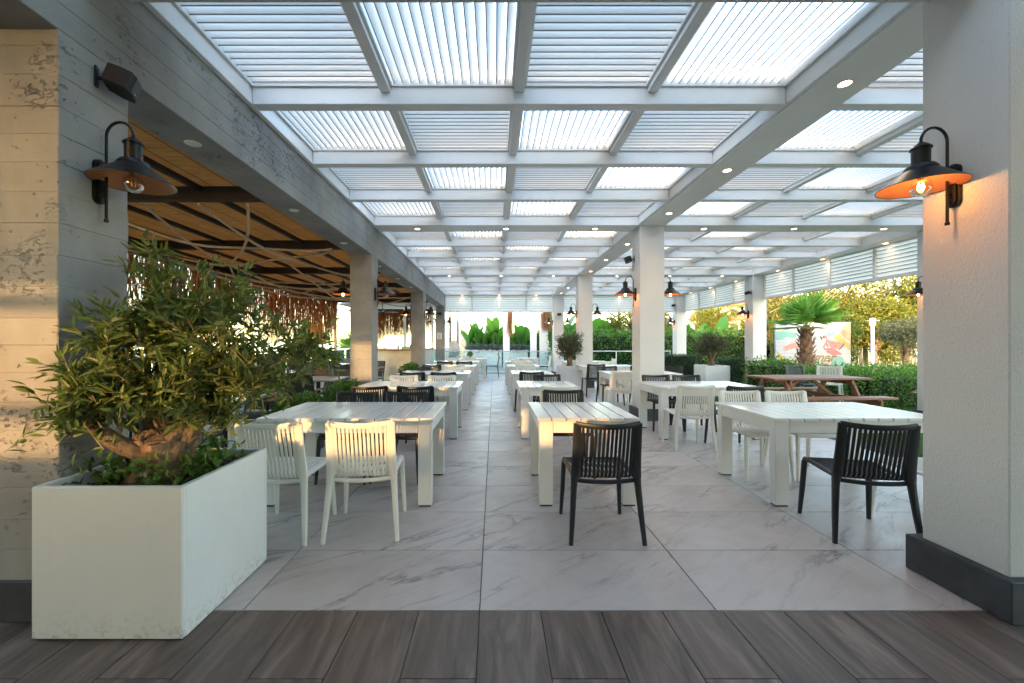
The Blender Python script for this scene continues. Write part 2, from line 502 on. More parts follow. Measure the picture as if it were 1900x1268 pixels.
def world_loc(o):
    p = Vector((0, 0, 0))
    while o is not None:
        p = p + o.location; o = o.parent
    return p

def mesh_of(name, mb, mat, off=Vector((0, 0, 0)), smooth=None):
    me = bpy.data.meshes.new(name)
    me.from_pydata([(x - off.x, y - off.y, z - off.z) for x, y, z in mb.v], [], mb.f)
    me.materials.append(MAT[mat])
    if mat == 'slat':            # lower edge painted grey as the shading line between blades
        me.materials.append(MAT['lip_shade'])
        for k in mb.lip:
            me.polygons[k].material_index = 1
    if smooth if smooth is not None else mb.smooth:
        me.shade_smooth()
        try: me.set_sharp_from_angle(angle=R(42))
        except Exception: pass
    me.update()
    return me

def link(name, data, parent=None, loc=(0, 0, 0)):
    o = bpy.data.objects.new(name, data)
    COL.objects.link(o)
    o.location = loc
    o.parent = parent
    return o

def tag(o, label=None, cat=None, group=None, kind=None):
    if label: o['label'] = label
    if cat: o['category'] = cat
    if group: o['group'] = group
    if kind: o['kind'] = kind
    return o

def T(name, label, cat, loc=(0, 0, 0), group=None, kind=None):
    return tag(link(name, None, None, loc), label, cat, group, kind)

def P(name, mb, mat, parent=None, smooth=None, kind=None, label=None):
    off = world_loc(parent) if parent else Vector((0, 0, 0))
    o = link(name, mesh_of(name, mb, mat, off, smooth), parent)
    return tag(o, label=label, kind=kind)

def solo(name, mb, mat, label, cat, base=(0, 0, 0), group=None, kind=None, smooth=None):
    o = link(name, mesh_of(name, mb, mat, Vector(base), smooth), None, base)
    return tag(o, label, cat, group, kind)

def dup(o, parent=None):
    c = o.copy(); COL.objects.link(c); c.parent = parent
    for ch in [k for k in o.children]:
        dup(ch, c)
    return c

def place(o, x, y, rot=0.0, z=0.0):
    o.location = (x, y, z); o.rotation_euler = (0, 0, R(rot))
    return o

def fast_mesh(name, V, F, mat, smooth=False):
    """V (n,3) float, F (m,k) int"""
    me = bpy.data.meshes.new(name)
    V = np.asarray(V, dtype=np.float32); F = np.asarray(F, dtype=np.int32)
    me.vertices.add(len(V)); me.vertices.foreach_set('co', V.ravel())
    k = F.shape[1]
    me.loops.add(F.size); me.loops.foreach_set('vertex_index', F.ravel())
    me.polygons.add(len(F)); me.polygons.foreach_set('loop_start', np.arange(0, F.size, k, dtype=np.int32))
    try: me.polygons.foreach_set('loop_total', np.full(len(F), k, dtype=np.int32))
    except Exception: pass
    me.materials.append(MAT[mat])
    me.update(calc_edges=True)
    if smooth: me.shade_smooth()
    return me

def nrm(a):
    return a / np.maximum(np.linalg.norm(a, axis=-1, keepdims=True), 1e-9)

def leaf_geo(P_, D, Ln, Wd, rng, fold=0.25, bend=0.15, wide=0.45):
    """arrays of leaves: base points, directions, length, width -> verts, quads"""
    n = len(P_)
    D = nrm(D)
    rnd = nrm(rng.normal(size=(n, 3)) + np.array([0, 0, 0.9]))
    S = nrm(np.cross(D, rnd)); U = np.cross(S, D)
    Ln = np.broadcast_to(Ln, (n,))[:, None]; Wd = np.broadcast_to(Wd, (n,))[:, None]
    def at(t, side, up):
        return P_ + D * Ln * t + S * Wd * side + U * (Wd * fold * abs(side) - Ln * bend * t * t) * up
    v = np.stack([at(0, 0, 1), at(.3, wide, 1), at(.68, wide * .8, 1), at(1, 0, 1), at(.68, -wide * .8, 1), at(.3, -wide, 1)], 1)
    b = (np.arange(n) * 6)[:, None]
    f = np.concatenate([b + np.array([[0, 1, 2, 3]]), b + np.array([[0, 3, 4, 5]])], 0)
    return v.reshape(-1, 3), f

def ell_points(rng, ells, n, shell=0.0):
    """random points in weighted ellipsoids (cx,cy,cz,rx,ry,rz,weight) and outward directions"""
    w = np.array([e[6] for e in ells], float); w /= w.sum()
    k = rng.choice(len(ells), size=n, p=w)
    E = np.array([e[:6] for e in ells])[k]
    d = nrm(rng.normal(size=(n, 3)))
    r = (shell + (1 - shell) * rng.random((n, 1))) ** (1 / 2.2)
    return E[:, :3] + d * r * E[:, 3:], d

def crown_mesh(name, rng, ells, n, Ln, Wd, mat, parent, up=0.4, shell=0.1, off=None, cut=None):
    p, d = ell_points(rng, ells, n, shell)
    if cut is not None:
        k = cut(p); p, d = p[k], d[k]
    n = len(p)
    D = d * 0.7 + rng.normal(size=(n, 3)) * 0.7 + np.array([0, 0, up])
    v, f = leaf_geo(p, D, Ln * (0.65 + 0.7 * rng.random(n)), Wd * (0.7 + 0.6 * rng.random(n)), rng)
    o = world_loc(parent) if parent else Vector(off or (0, 0, 0))
    v = v - np.array(o)
    return link(name, fast_mesh(name, v, f, mat), parent)

def twig_crown(rng, ells, n_tw, per, Ln, Wd, tl, mat, parent, up=0.5, name='crown', cut=None):
    """leaves set in pairs along many small twigs; returns crown object, twig object"""
    p, d = ell_points(rng, ells, n_tw, 0.05)
    if cut is not None:
        k = cut(p); p, d = p[k], d[k]
    n = len(p)
    T0 = nrm(d * 0.8 + rng.normal(size=(n, 3)) * 0.5 + np.array([0, 0, up]))
    T1 = nrm(T0 + rng.normal(size=(n, 3)) * 0.45 + np.array([0, 0, -0.1]))
    tlen = tl * (0.5 + rng.random((n, 1)))
    A = p - T0 * tlen * 0.5; B = A + T0 * tlen * 0.5; C = B + T1 * tlen * 0.5
    t = (np.arange(per) + .5) / per
    bp = []; bd = []
    for i, ti in enumerate(t):
        q = (A + (B - A) * (ti * 2)) if ti < .5 else (B + (C - B) * (ti * 2 - 1))
        tt = T0 if ti < .5 else T1
        side = nrm(np.cross(tt, nrm(rng.normal(size=(n, 3)))))
        bp.append(q); bd.append(nrm(tt * 0.75 + side * (1.0 - .35 * ti) * (1 if i % 2 else -1)))
    P_ = np.concatenate(bp); D = np.concatenate(bd)
    v, f = leaf_geo(P_, D, Ln * (0.6 + 0.7 * rng.random(len(P_))), Wd * (0.75 + 0.5 * rng.random(len(P_))), rng, 0.3, 0.12)
    o = np.array(world_loc(parent))
    co = link(name, fast_mesh(name, v - o, f, mat), parent)
    # twigs as thin three-sided prisms
    ring = []
    for q, rr in ((A, .0035), (B, .0026), (C, .0012)):
        for a in range(3):
            ring.append(q + np.array([math.cos(a * 2.1), math.sin(a * 2.1), 0.3 * math.cos(a * 1.3)]) * rr)
    V = np.stack(ring, 1).reshape(-1, 3) - o
    b = (np.arange(n) * 9)[:, None]; F = []
    for s_ in (0, 3):
        for a in range(3):
            F.append(b + np.array([[s_ + a, s_ + (a + 1) % 3, s_ + 3 + (a + 1) % 3, s_ + 3 + a]]))
    to = link('twigs', fast_mesh('twigs', V, np.concatenate(F), 'twig'), co)
    to['kind'] = 'stuff'
    return co

def box_leaves(name, rng, x0, x1, y0, y1, z0, z1, n, Ln, Wd, mat, parent, jag=0.06, faces=('f', 't', 'l', 'r')):
    """leaves over the surface of a clipped hedge"""
    ar = {'f': (x1 - x0) * (z1 - z0), 'b': (x1 - x0) * (z1 - z0), 't': (x1 - x0) * (y1 - y0), 'l': (y1 - y0) * (z1 - z0), 'r': (y1 - y0) * (z1 - z0)}
    tot = sum(ar[k] for k in faces); P_ = []; D_ = []
    for k in faces:
        m = int(n * ar[k] / tot)
        u = rng.random((m, 3))
        p = np.array([x0, y0, z0]) + u * np.array([x1 - x0, y1 - y0, z1 - z0])
        j = rng.normal(size=m) * jag
        j = j + 0.5 * jag * np.sin(p[:, 0] * 7.1 + p[:, 2] * 5.3) + 0.5 * jag * np.sin(p[:, 1] * 6.3 + p[:, 0] * 3.1)
        nv = {'f': (0, -1, 0), 'b': (0, 1, 0), 't': (0, 0, 1), 'l': (-1, 0, 0), 'r': (1, 0, 0)}[k]
        if k == 'f': p[:, 1] = y0 - j
        if k == 'b': p[:, 1] = y1 + j
        if k == 't': p[:, 2] = z1 + j
        if k == 'l': p[:, 0] = x0 - j
        if k == 'r': p[:, 0] = x1 + j
        P_.append(p); D_.append(np.array(nv) * 0.8 + rng.normal(size=(m, 3)) * 0.6 + np.array([0, 0, 0.25]))
    P_ = np.concatenate(P_); D_ = np.concatenate(D_); m = len(P_)
    v, f = leaf_geo(P_, D_, Ln * (0.6 + 0.8 * rng.random(m)), Wd * (0.7 + 0.6 * rng.random(m)), rng)
    o = np.array(world_loc(parent))
    return link(name, fast_mesh(name, v - o, f, mat), parent)

# ------------------------------------------------------------------ main dimensions (metres)
LX0, LX1 = -2.495, -2.12          # left concrete pillars
RX0, RX1 = 2.53, 2.955            # white pillars in the middle
OX0, OX1 = 7.76, 8.17             # outer white pillars
ROWS = [1.98, 7.05, 12.2, 17.3, 22.4]
PD = 0.41                         # pillar depth
HB, HT = 3.40, 3.72               # underside and top of the pergola beams

# ------------------------------------------------------------------ ground and floors
def sheet(name, x0, x1, y0, y1, z, mat, th=0.0):
    mb = MB().box(x0, x1, y0, y1, z - max(th, 0.02), z)
    o = P(name, mb, mat); o['kind'] = 'structure'; return o

ground = sheet('ground', -16, 1500, -60, 1500, -0.30, 'earth', 0.3)
sea = sheet('sea', -1800, -15.9, -60, 1800, -2.2, 'sea', 0.2)
floor = sheet('floor', -2.60, 5.05, 2.06, 18.1, -0.008, 'grout', 0.28)
tile_m = mesh_of('tile', MB().box(-.5975, .5975, -.2975, .2975, -.012, 0, 0.002), 'tile')
for i in range(-2, 5):
    for j in range(26):
        xc = -0.074 + 1.2 * i + 0.6; yc = 2.063 + 0.6 * j + 0.3
        if xc - .6 < -2.6 and i < -1:
            continue
        if xc + .6 > 5.1: continue
        link('tile', tile_m, floor, (xc, yc, 0))
# cut row along the left pillars
tile_l = mesh_of('tile', MB().box(-.0535, .0535, -.2985, .2985, -.012, 0, 0.0015), 'tile')
for j in range(26):
    link('tile', tile_l, floor, (-2.528 , 2.063 + .6 * j + .3, 0))
wood_floor = sheet('wood_look_floor', -5.2, 5.2, -3.4, 2.06, -0.008, 'grout', 0.28)
plank_m = mesh_of('plank', MB().box(-.1515, .1515, -.5985, .5985, -.012, 0, 0.001), 'woodtile')
half_m = mesh_of('plank', MB().box(-.1515, .1515, -.2060, .2060, -.012, 0, 0.001), 'woodtile')
for i in range(-17, 17):
    x = -0.074 + 0.3066 * (i + .5)
    odd = i % 2
    y = 2.0585
    if odd:
        link('plank', half_m, wood_floor, (x, 2.0585 - .2075, 0)); y -= .415
    for k in range(4):
        link('plank', plank_m, wood_floor, (x, y - .6 - 1.2 * k, 0))
terrace = sheet('terrace_floor', -6.3, -2.62, -3.4, 24, -0.004, 'terrace', 0.29)
lawn = sheet('lawn', 5.07, 30, -3, 24, -0.04, 'turf', 0.25)
back_patio = sheet('back_patio', -8.0, 5.05, 18.12, 32, -0.05, 'terrace', 0.24)

rng = np.random.default_rng(3)
n = 26000
gx = 5.1 + rng.random(n) * 4.2; gy = 4.5 + rng.random(n) * 6.0
gp = np.stack([gx, gy, np.full(n, -0.04)], 1)
gd = rng.normal(size=(n, 3)) * 0.35 + np.array([0, 0, 1])
v, f = leaf_geo(gp, gd, 0.035 + .03 * rng.random(n), 0.006, rng, .2, .3)
go = link('grass', fast_mesh('grass', v, f, 'grass'))
tag(go, 'short green lawn grass beside the tiled dining floor', 'grass', kind='stuff')

# ------------------------------------------------------------------ pillars
def course_shaft(x0, x1, y0, y1, z0, z1, seed):
    rr = random.Random(seed); mb = MB(); z = z0
    while z < z1 - 0.01:
        h = 0.145 + rr.uniform(-.012, .012); zt = min(z + h, z1)
        if z1 - zt < .05: zt = z1
        e = [rr.uniform(-.0026, .0026) for _ in range(4)]
        mb.box(x0 + e[0], x1 + e[1], y0 + e[2], y1 + e[3], z - .0005, zt + .0005, 0.0036)
        z = zt
    return mb

nm = ['nearest the camera, beside the potted olive tree', 'second from the camera', 'third from the camera, in front of the bar', 'fourth from the camera, carrying a small white notice', 'farthest of the row, behind the glass railing']
for i, y in enumerate(ROWS):
    if i == 4: continue
    t = T('concrete_pillar', 'board-marked grey concrete pillar ' + nm[i], 'pillar', ((LX0 + LX1) / 2, y + PD / 2 - .02, 0), 'concrete pillars')
    P('shaft', course_shaft(LX0, LX1, y, y + .38, 0.2, 2.882, i), 'concrete', t)
    P('plinth', MB().box(LX0 - .012, LX1 + .012, y - .012, y + .392, 0.002, 0.2, .003), 'plinth', t)
    if i == 0:
        pass
def white_pillar(x0, x1, y, h, label, mat, seed=0, ph=.205, pr=.045):
    t = T('white_pillar', label, 'pillar', ((x0 + x1) / 2, y + PD / 2, 0), 'white pillars')
    P('shaft', MB().box(x0, x1, y, y + PD, 0.1, h, .006), mat, t)
    P('plinth', MB().box(x0 - pr, x1 + pr, y - pr, y + PD + pr, 0.002, ph, .004), 'plinth', t)
    return t
wl = ['rough white stucco pillar at the right edge, nearest the camera', 'white pillar behind the middle dining tables, second from the camera', 'white pillar beside the round potted olive tree, third from the camera', 'white pillar at the glass railing, fourth of the middle row', 'white pillar beyond the glass railing with a straw bundle']
for i, y in enumerate(ROWS):
    white_pillar(RX0, RX1, y + .02, 3.385 if i < 4 else 3.0, wl[i], 'stucco' if i == 0 else 'smooth_stucco', ph=.205 if i < 3 else .12, pr=.045 if i else .05)
ol = ['outer white pillar by the lawn, mostly hidden behind the stucco pillar', 'outer white pillar between the lawn and the boxwood screen', 'farthest outer white pillar at the back louvre valance']
for i, y in enumerate(ROWS[1:4]):
    white_pillar(OX0, OX1, y + .02, 3.385, ol[i], 'smooth_stucco', ph=.12, pr=.02)

# concrete edge beam along the left
t = T('concrete_beam', 'long board-marked concrete beam over the left pillars', 'beam', (LX0, -3.2, 2.88))
mb = MB(); rr = random.Random(5); z = 2.883
for h in (.13, .128, .134, .128):
    e = [rr.uniform(-.0015, .0015) for _ in range(2)]
    mb.box(LX0 + e[0], LX1 + e[1], -3.2, 17.75, z - .001, z + h + .001, .004); z += h
P('beam_body', mb, 'concrete', t)
# front lintel
solo('front_lintel', MB().box(LX1 + .002, RX0 - .002, 1.99, 2.375, 3.335, 3.80, .004), 'stucco', 'pale rendered beam crossing the very top edge of the picture', 'beam', (0, 2, 3.335))
solo('front_lintel', MB().box(RX1 + .002, 8.2, 1.99, 2.375, 3.335, 3.80, .004), 'stucco', 'pale rendered beam hidden behind the right stucco pillar', 'beam', (5, 2, 3.335))

# ------------------------------------------------------------------ pergola
SL_TILT = R(45); SL_W = .076; SL_P = .070
def slat_mb(length, axis, cx=0, cy=0, cz=0, w=SL_W, tilt=SL_TILT, mb=None):
    """blade with a slightly bowed section; axis 0 runs along x (lower edge far), axis 1 along y (upper edge right)"""
    mb = mb or MB()
    c, s_ = math.cos(tilt), math.sin(tilt)
    prof = []
    for u, q in ((-.5, -.003), (-.44, .004), (-.2, .007), (.2, .007), (.46, .004), (.5, -.002), (.2, -.004), (-.39, -.004)):
        prof.append((u * w, q))
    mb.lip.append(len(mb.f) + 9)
    if axis == 0:
        pr = [(cy - (a * c - b * s_), cz + a * s_ + b * c) for a, b in prof]
        mb.prism(pr, 0, cx - length / 2, cx + length / 2)
    else:
        pr = [(cx + a * c - b * s_, cz + a * s_ + b * c) for a, b in prof]
        mb.prism(pr, 1, cy - length / 2, cy + length / 2)
    return mb

def pergola(t, xs, bays, near):
    """xs: cell borders along x; bays: (y0, y1); near(bay,row,col) -> separate slats"""
    meshes = {}
    for b, (y0, y1) in enumerate(bays):
        st = (y1 - y0) / 4
        for r in range(1, 4):
            yb = y0 + st * r
            P('cross_beam', MB().box(xs[0], xs[-1], yb - .053, yb + .053, HB, HT, .004), 'aluminium', t)
        for c in range(1, len(xs) - 1):
            for r in range(4):
                a0 = y0 + st * r + (.053 if r else 0); a1 = y0 + st * (r + 1) - (.053 if r < 3 else 0)
                P('divider', MB().box(xs[c] - .042, xs[c] + .042, a0, a1, 3.50, HT - .004, .004), 'aluminium', t)
        for r in range(4):
            for c in range(len(xs) - 1):
                a0 = y0 + st * r + (.056 if r else .003); a1 = y0 + st * (r + 1) - (.056 if r < 3 else .003)
                b0 = xs[c] + (.045 if c else .003); b1 = xs[c + 1] - (.045 if c < len(xs) - 2 else .003)
                horiz = (r + c) % 2 == 0
                fr = MB()
                fr.box(b0, b0 + .018, a0, a1, 3.545, 3.64).box(b1 - .018, b1, a0, a1, 3.545, 3.64)
                fr.box(b0 + .018, b1 - .018, a0, a0 + .018, 3.546, 3.639).box(b0 + .018, b1 - .018, a1 - .018, a1, 3.546, 3.639)
                w, d = b1 - b0 - .04, a1 - a0 - .04
                run = d if horiz else w
                k = max(2, int(round(run / SL_P)))
                step = run / k
                if near(b, r, c):
                    pn = P('louvre_panel', fr, 'aluminium', t)
                    key = (horiz, round(w, 3), round(d, 3))
                    if key not in meshes:
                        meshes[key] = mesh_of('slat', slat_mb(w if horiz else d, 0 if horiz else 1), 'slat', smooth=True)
                    for q in range(k):
                        x = (b0 + b1) / 2 if horiz else b0 + .02 + step * (q + .5)
                        y = a0 + .02 + step * (q + .5) if horiz else (a0 + a1) / 2
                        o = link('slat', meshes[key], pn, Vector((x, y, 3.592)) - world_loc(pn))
                        jt = random.gauss(0, .012)
                        o.rotation_euler = (jt, 0, 0) if horiz else (0, jt, 0)
                else:
                    for q in range(k):
                        x = (b0 + b1) / 2 if horiz else b0 + .02 + step * (q + .5)
                        y = a0 + .02 + step * (q + .5) if horiz else (a0 + a1) / 2
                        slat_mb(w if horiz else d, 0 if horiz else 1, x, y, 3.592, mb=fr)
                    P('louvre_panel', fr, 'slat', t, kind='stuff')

BAYS = [(2.378, 7.05), (7.47, 12.2), (12.62, 17.28)]
mx = [-2.075 + (2.50 + 2.075) * i / 4 for i in range(5)]
rx = [2.985 + (7.75 - 2.985) * i / 4 for i in range(5)]
pm = T('pergola_roof', 'white louvred pergola roof over the main dining aisle', 'pergola', (0.2, 9, HB))
pergola(pm, mx, BAYS, lambda b, r, c: b == 0)
P('edge_beam', MB().box(-2.135, -2.078, 2.38, 17.7, 3.402, HT + .01, .004), 'aluminium', pm)
lb = MB().box(2.532, 2.953, 2.378, 17.72, 3.385, HT + .012, .004)
lb.box(2.503, 2.531, 2.378, 17.28, 3.402, HT + .006, .004).box(2.954, 2.982, 2.378, 17.28, 3.402, HT + .006, .004)
P('long_beam', lb, 'aluminium', pm)
for y in ROWS[1:3]:
    P('main_cross_beam', MB().box(-2.077, 2.502, y + .003, y + .417, 3.386, HT + .008, .004), 'aluminium', pm)
P('main_cross_beam', MB().box(-2.077, 2.502, 17.283, 17.70, 3.386, HT + .008, .004), 'aluminium', pm)
pr_ = T('pergola_roof', 'white louvred pergola roof on the right, over the lawn side', 'pergola', (5.4, 9, HB))
pergola(pr_, rx, BAYS, lambda b, r, c: b == 0 and r >= 1 and c <= 2)
for y in ROWS[1:3]:
    P('main_cross_beam', MB().box(2.983, 7.752, y + .003, y + .417, 3.386, HT + .008, .004), 'aluminium', pr_)
P('main_cross_beam', MB().box(2.983, 7.752, 17.283, 17.70, 3.386, HT + .008, .004), 'aluminium', pr_)
P('outer_beam', MB().box(7.754, 8.18, 2.378, 17.72, 3.387, HT + .012, .004), 'aluminium', pr_)

# louvred valances
def valance(t, along_x, a0, a1, fixed, n):
    zt, zb = 3.384, 2.66
    st = (a1 - a0) / n
    fr = MB()
    def bx(u0, u1, z0, z1, d=.03):
        if along_x: fr.box(u0, u1, fixed - d, fixed + d, z0, z1, .002)
        else: fr.box(fixed - d, fixed + d, u0, u1, z0, z1, .002)
    bx(a0, a1, zb, zb + .075, .032)
    for i in range(n + 1):
        u = a0 + st * i
        bx(max(a0, u - .035), min(a1, u + .035), zb + .0752, zt - .02)
    bx(a0, a1, zt - .0195, zt + .03, .0315)
    P('valance_frame', fr, 'aluminium', t)
    for i in range(n):
        u0, u1 = a0 + st * i + .036, a0 + st * (i + 1) - .036
        mb = MB(); k = 8
        pitch = (zt - zb - .095) / k
        sg = -1 if along_x else 1          # lower edge of each blade leans to the outside
        for q in range(k):
            z = zb + .075 + pitch * (q + .5)
            sec = [(-.026, .044), (-.019, .046), (.026, -.036), (.026, -.046), (.020, -.046), (-.0235, .030)]
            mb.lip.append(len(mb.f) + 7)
            if along_x: mb.prism([(fixed + a, z + b) for a, b in sec], 0, u0, u1)
            else: mb.prism([(fixed + a, z + b) for a, b in sec], 1, u0, u1)
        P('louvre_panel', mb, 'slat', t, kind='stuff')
vb = T('louvre_valance', 'white louvred valance across the back of the main aisle', 'valance', (0.2, 17.5, 2.66))
valance(vb, True, -2.11, 2.52, 17.5, 4)
vb2 = T('louvre_valance', 'white louvred valance across the back of the right bay', 'valance', (5.3, 17.5, 2.66))
valance(vb2, True, 2.97, 7.75, 17.5, 4)
for (a, b, lab) in ((2.42, 7.06, 'white louvred valance beside the lawn, hidden behind the stucco pillar'), (7.50, 12.21, 'white sloping-looking louvred valance above the lawn and palm tree'), (12.64, 17.31, 'white louvred valance farther along the lawn side, beyond the outer pillar')):
    v_ = T('louvre_valance', lab, 'valance', (8.12, a, 2.66), 'lawn side valances')
    valance(v_, False, a, b, 8.12, 4)

# ------------------------------------------------------------------ furniture
def make_chair(mat, joined=False):
    t = link('slatted_chair', None)
    def cy(x, z, y):
        w = max(0.0, min(1.0, (z - .40) / .40)) if y < -.12 else 0.0
        return y - .034 * w * (1 - min(1, (x / .21) ** 2)) - (.012 * (1 - (x / .21) ** 2) if y < -.12 and z < .5 else 0)
    prof = [(-.258, .797), (-.246, .72), (-.228, .60), (-.212, .51), (-.203, .468), (-.188, .438), (-.158, .426), (-.10, .428), (.02, .438), (.13, .446), (.19, .447), (.222, .440)]
    n = 13
    allm = MB()
    for k in range(n):
        x = -.165 + .33 * k / (n - 1)
        mb = allm if joined else MB()
        pts = [(x * (1.0 + .10 * max(0, (i - 6) / 5)), cy(x, z, y), z) for i, (y, z) in enumerate(prof)]
        mb.sweep(pts, .0096, .006, (1, 0, 0), 6, .7)
        if not joined:
            P('slat', mb, mat, t, smooth=True)
    if joined:
        P('slats', allm, mat, t, smooth=True, kind='stuff')
    bk = MB()
    xs_ = [-.215, -.19, -.15, -.10, -.05, 0, .05, .10, .15, .19, .215]
    bk.sweep([(x, cy(x, .8, -.26), .797 + .014 * (x / .2) ** 2) for x in xs_], [.019] * 11, [.0095] * 11, (0, 0, 1), 8, .6)
    for s_ in (-1, 1):
        bk.sweep([(s_ * .203, -.263, .818), (s_ * .202, -.250, .73), (s_ * .203, -.232, .61), (s_ * .206, -.215, .51), (s_ * .210, -.208, .44)], [.027, .029, .030, .031, .030], [.011, .012, .014, .017, .02], (1, 0, 0), 8, .6)
    P('backrest', bk, mat, t, smooth=True)
    st = MB()
    for s_ in (-1, 1):
        st.sweep([(s_ * .207, -.205, .437), (s_ * .209, -.05, .440), (s_ * .213, .12, .448), (s_ * .213, .205, .446)], .017, .0125, (1, 0, 0), 8, .6)
    st.sweep([(x, .222 + .012 * (1 - (x / .2) ** 2), .437) for x in xs_], .012, .016, (0, 1, 0), 8, .6)
    st.sweep([(x, cy(x, .45, -.19) - .004, .418 - .012 * (1 - (x / .215) ** 2)) for x in xs_], [.014] * 11, [.013] * 11, (0, 0, 1), 8, .6)
    P('seat', st, mat, t, smooth=True)
    for s_ in (-1, 1):
        P('leg', MB().sweep([(s_ * .211, -.208, .46), (s_ * .218, -.212, .38), (s_ * .232, -.235, .19), (s_ * .247, -.262, .001)], [.026, .021, .018, .014], [.021, .019, .017, .013], (1, 0, 0), 8, .6), mat, t, smooth=True)
        P('leg', MB().sweep([(s_ * .205, .196, .452), (s_ * .214, .212, .42), (s_ * .222, .224, .22), (s_ * .233, .243, .001)], [.017, .018, .017, .0125], [.018, .019, .017, .0125], (1, 0, 0), 8, .6), mat, t, smooth=True)
    return t

PROTO = {}
def chair(color, x, y, rot, label, near=True):
    key = (color, near)
    if key not in PROTO:
        PROTO[key] = o = make_chair('chair_' + color, not near)
    else:
        o = dup(PROTO[key])
    tag(o, label, 'chair', 'slatted plastic chairs')
    return place(o, x, y, rot)

def make_table(npl, W, D):
    t = link('plank_table', None)
    pw = W / npl
    pmesh = mesh_of('plank', MB().box(-pw / 2 + .005, pw / 2 - .005, -D / 2, D / 2, -.028, 0, .003), 'table')
    for i in range(npl):
        link('plank', pmesh, t, (-W / 2 + pw * (i + .5), random.uniform(-.001, .001), .735 + random.uniform(-.0008, .0008)))
    ap = MB()
    a, b = W / 2 - .022, D / 2 - .022
    P('apron', MB().box(-a + .115, a - .115, -b + .004, -b + .026, .608, .705, .002), 'table', t)
    P('apron', MB().box(-a + .115, a - .115, b - .026, b - .004, .608, .705, .002), 'table', t)
    P('apron', MB().box(-a + .004, -a + .026, -b + .082, b - .082, .608, .705, .002), 'table', t)
    P('apron', MB().box(a - .026, a - .004, -b + .082, b - .082, .608, .705, .002), 'table', t)
    for sx in (-1, 1):
        for sy in (-1, 1):
            x0, x1 = sorted((sx * a, sx * (a - .112))); y0, y1 = sorted((sy * b, sy * (b - .08)))
            lg = P('leg', MB().box(x0, x1, y0, y1, .012, .7055, .003), 'table', t)
            P('foot', MB().box(x0 + .006, x1 - .006, y0 + .006, y1 - .006, 0, .0125), 'black', lg)
    return t
def table(kind, x, y, label):
    if kind not in PROTO:
        PROTO[kind] = o = make_table(*({'big': (12, 1.46, .92), 'small': (7, .845, .90)}[kind]))
    else:
        o = dup(PROTO[kind])
    tag(o, label, 'table', 'white plank tables')
    return place(o, x, y)

OW = ['first', 'second', 'third', 'fourth', 'fifth', 'sixth', 'seventh', 'eighth', 'ninth']
ORD = ['nearest', 'second', 'third', 'fourth', 'fifth', 'sixth']
TY = [3.80, 6.14, 8.60, 11.1, 13.6, 16.0]
LXc, CXc, RXc = -1.225, 0.775, 3.03
for i, y in enumerate(TY[:5]):
    table('big', LXc, y, f'long white plank table, {ORD[i]} from the camera in the left row')
    table('small', CXc, y, f'small square white plank table, {ORD[i]} from the camera in the middle row')
    table('big', RXc, y - (.02 if i else 0), f'long white plank table, {ORD[i]} from the camera in the right row')
table('big', -1.02, 16.0, 'long white plank table with a dark chair at its end, before the railing')
table('small', 1.35, 16.45, 'small white plank table last before the glass railing, right of the aisle')

# chairs: colour, x, y, rotation (0 = back to the camera, 180 = facing the camera)
def crow(c, x, y, r, text, near=True):
    chair(c, x, y, r, ('off-white' if c == 'white' else 'dark grey') + ' slatted chair, ' + text, near)
def F(i): return TY[i] - .83      # in front of a table
def B(i): return TY[i] + .46      # behind a table
crow('white', -1.50, 2.985, -2, 'back to camera beside the planter at the nearest left table')
crow('white', -.93, 3.02, 5, 'back to camera, sunlit top, right front seat at the nearest left table')
crow('black', -1.47, 4.13, 180, 'far side left seat at the nearest left table')
crow('black', -.95, 4.15, 178, 'far side right seat at the nearest left table')
crow('black', -1.53, 5.24, 1, 'near side left seat at the second left table')
crow('black', -.96, 5.24, -1, 'near side right seat at the second left table')
crow('white', -1.46, 6.36, 181, 'far side left seat at the second left table')
crow('white', -.85, 6.34, 179, 'far side right seat at the second left table')
crow('black', -1.47, 7.58, 0, 'near side left seat at the third left table', False)
crow('black', -.92, 7.58, 2, 'near side right seat at the third left table', False)
crow('black', -1.42, 8.75, 180, 'far side left seat at the third left table', False)
crow('white', -.90, 8.78, 180, 'far side right seat at the third left table', False)
crow('black', -1.50, 10.05, 0, 'near side left seat at the fourth left table', False)
crow('white', -.93, 10.1, 0, 'near side right seat at the fourth left table', False)
crow('black', -1.40, 11.3, 180, 'far side left seat at the fourth left table', False)
crow('black', -.85, 11.3, 180, 'far side right seat at the fourth left table', False)
crow('white', -1.4, 13.85, 180, 'far side left seat at the fifth left table', False)
crow('white', -.85, 13.85, 180, 'far side right seat at the fifth left table', False)
crow('white', -1.3, 16.3, 180, 'far side left seat at the last left table by the railing', False)
crow('white', -.7, 16.3, 180, 'far side right seat at the last left table by the railing', False)
crow('black', -.08, 15.9, 90, 'seen side-on at the aisle end of the last left table', False)
# middle row
crow('black', .76, 2.985, 0, 'alone with back to camera at the nearest middle table')
crow('black', .77, 4.30, 180, 'facing the camera behind the nearest middle table')
crow('white', .79, 5.22, 0, 'back to camera at the second middle table')
crow('black', .88, 6.55, 180, 'facing the camera behind the second middle table')
crow('black', .66, 7.72, 6, 'pulled out with back to camera at the third middle table', False)
crow('white', .74, 9.30, 180, 'facing the camera behind the third middle table', False)
crow('white', .74, 10.2, 0, 'back to camera at the fourth middle table', False)
crow('white', .78, 11.5, 180, 'facing the camera behind the fourth middle table', False)
crow('white', .75, 13.0, 0, 'back to camera at the fifth middle table', False)
crow('white', .95, 16.5, -90, 'seen side-on left of the last small table before the railing', False)
crow('white', 2.0, 16.4, 90, 'seen side-on right of the last small table before the railing', False)
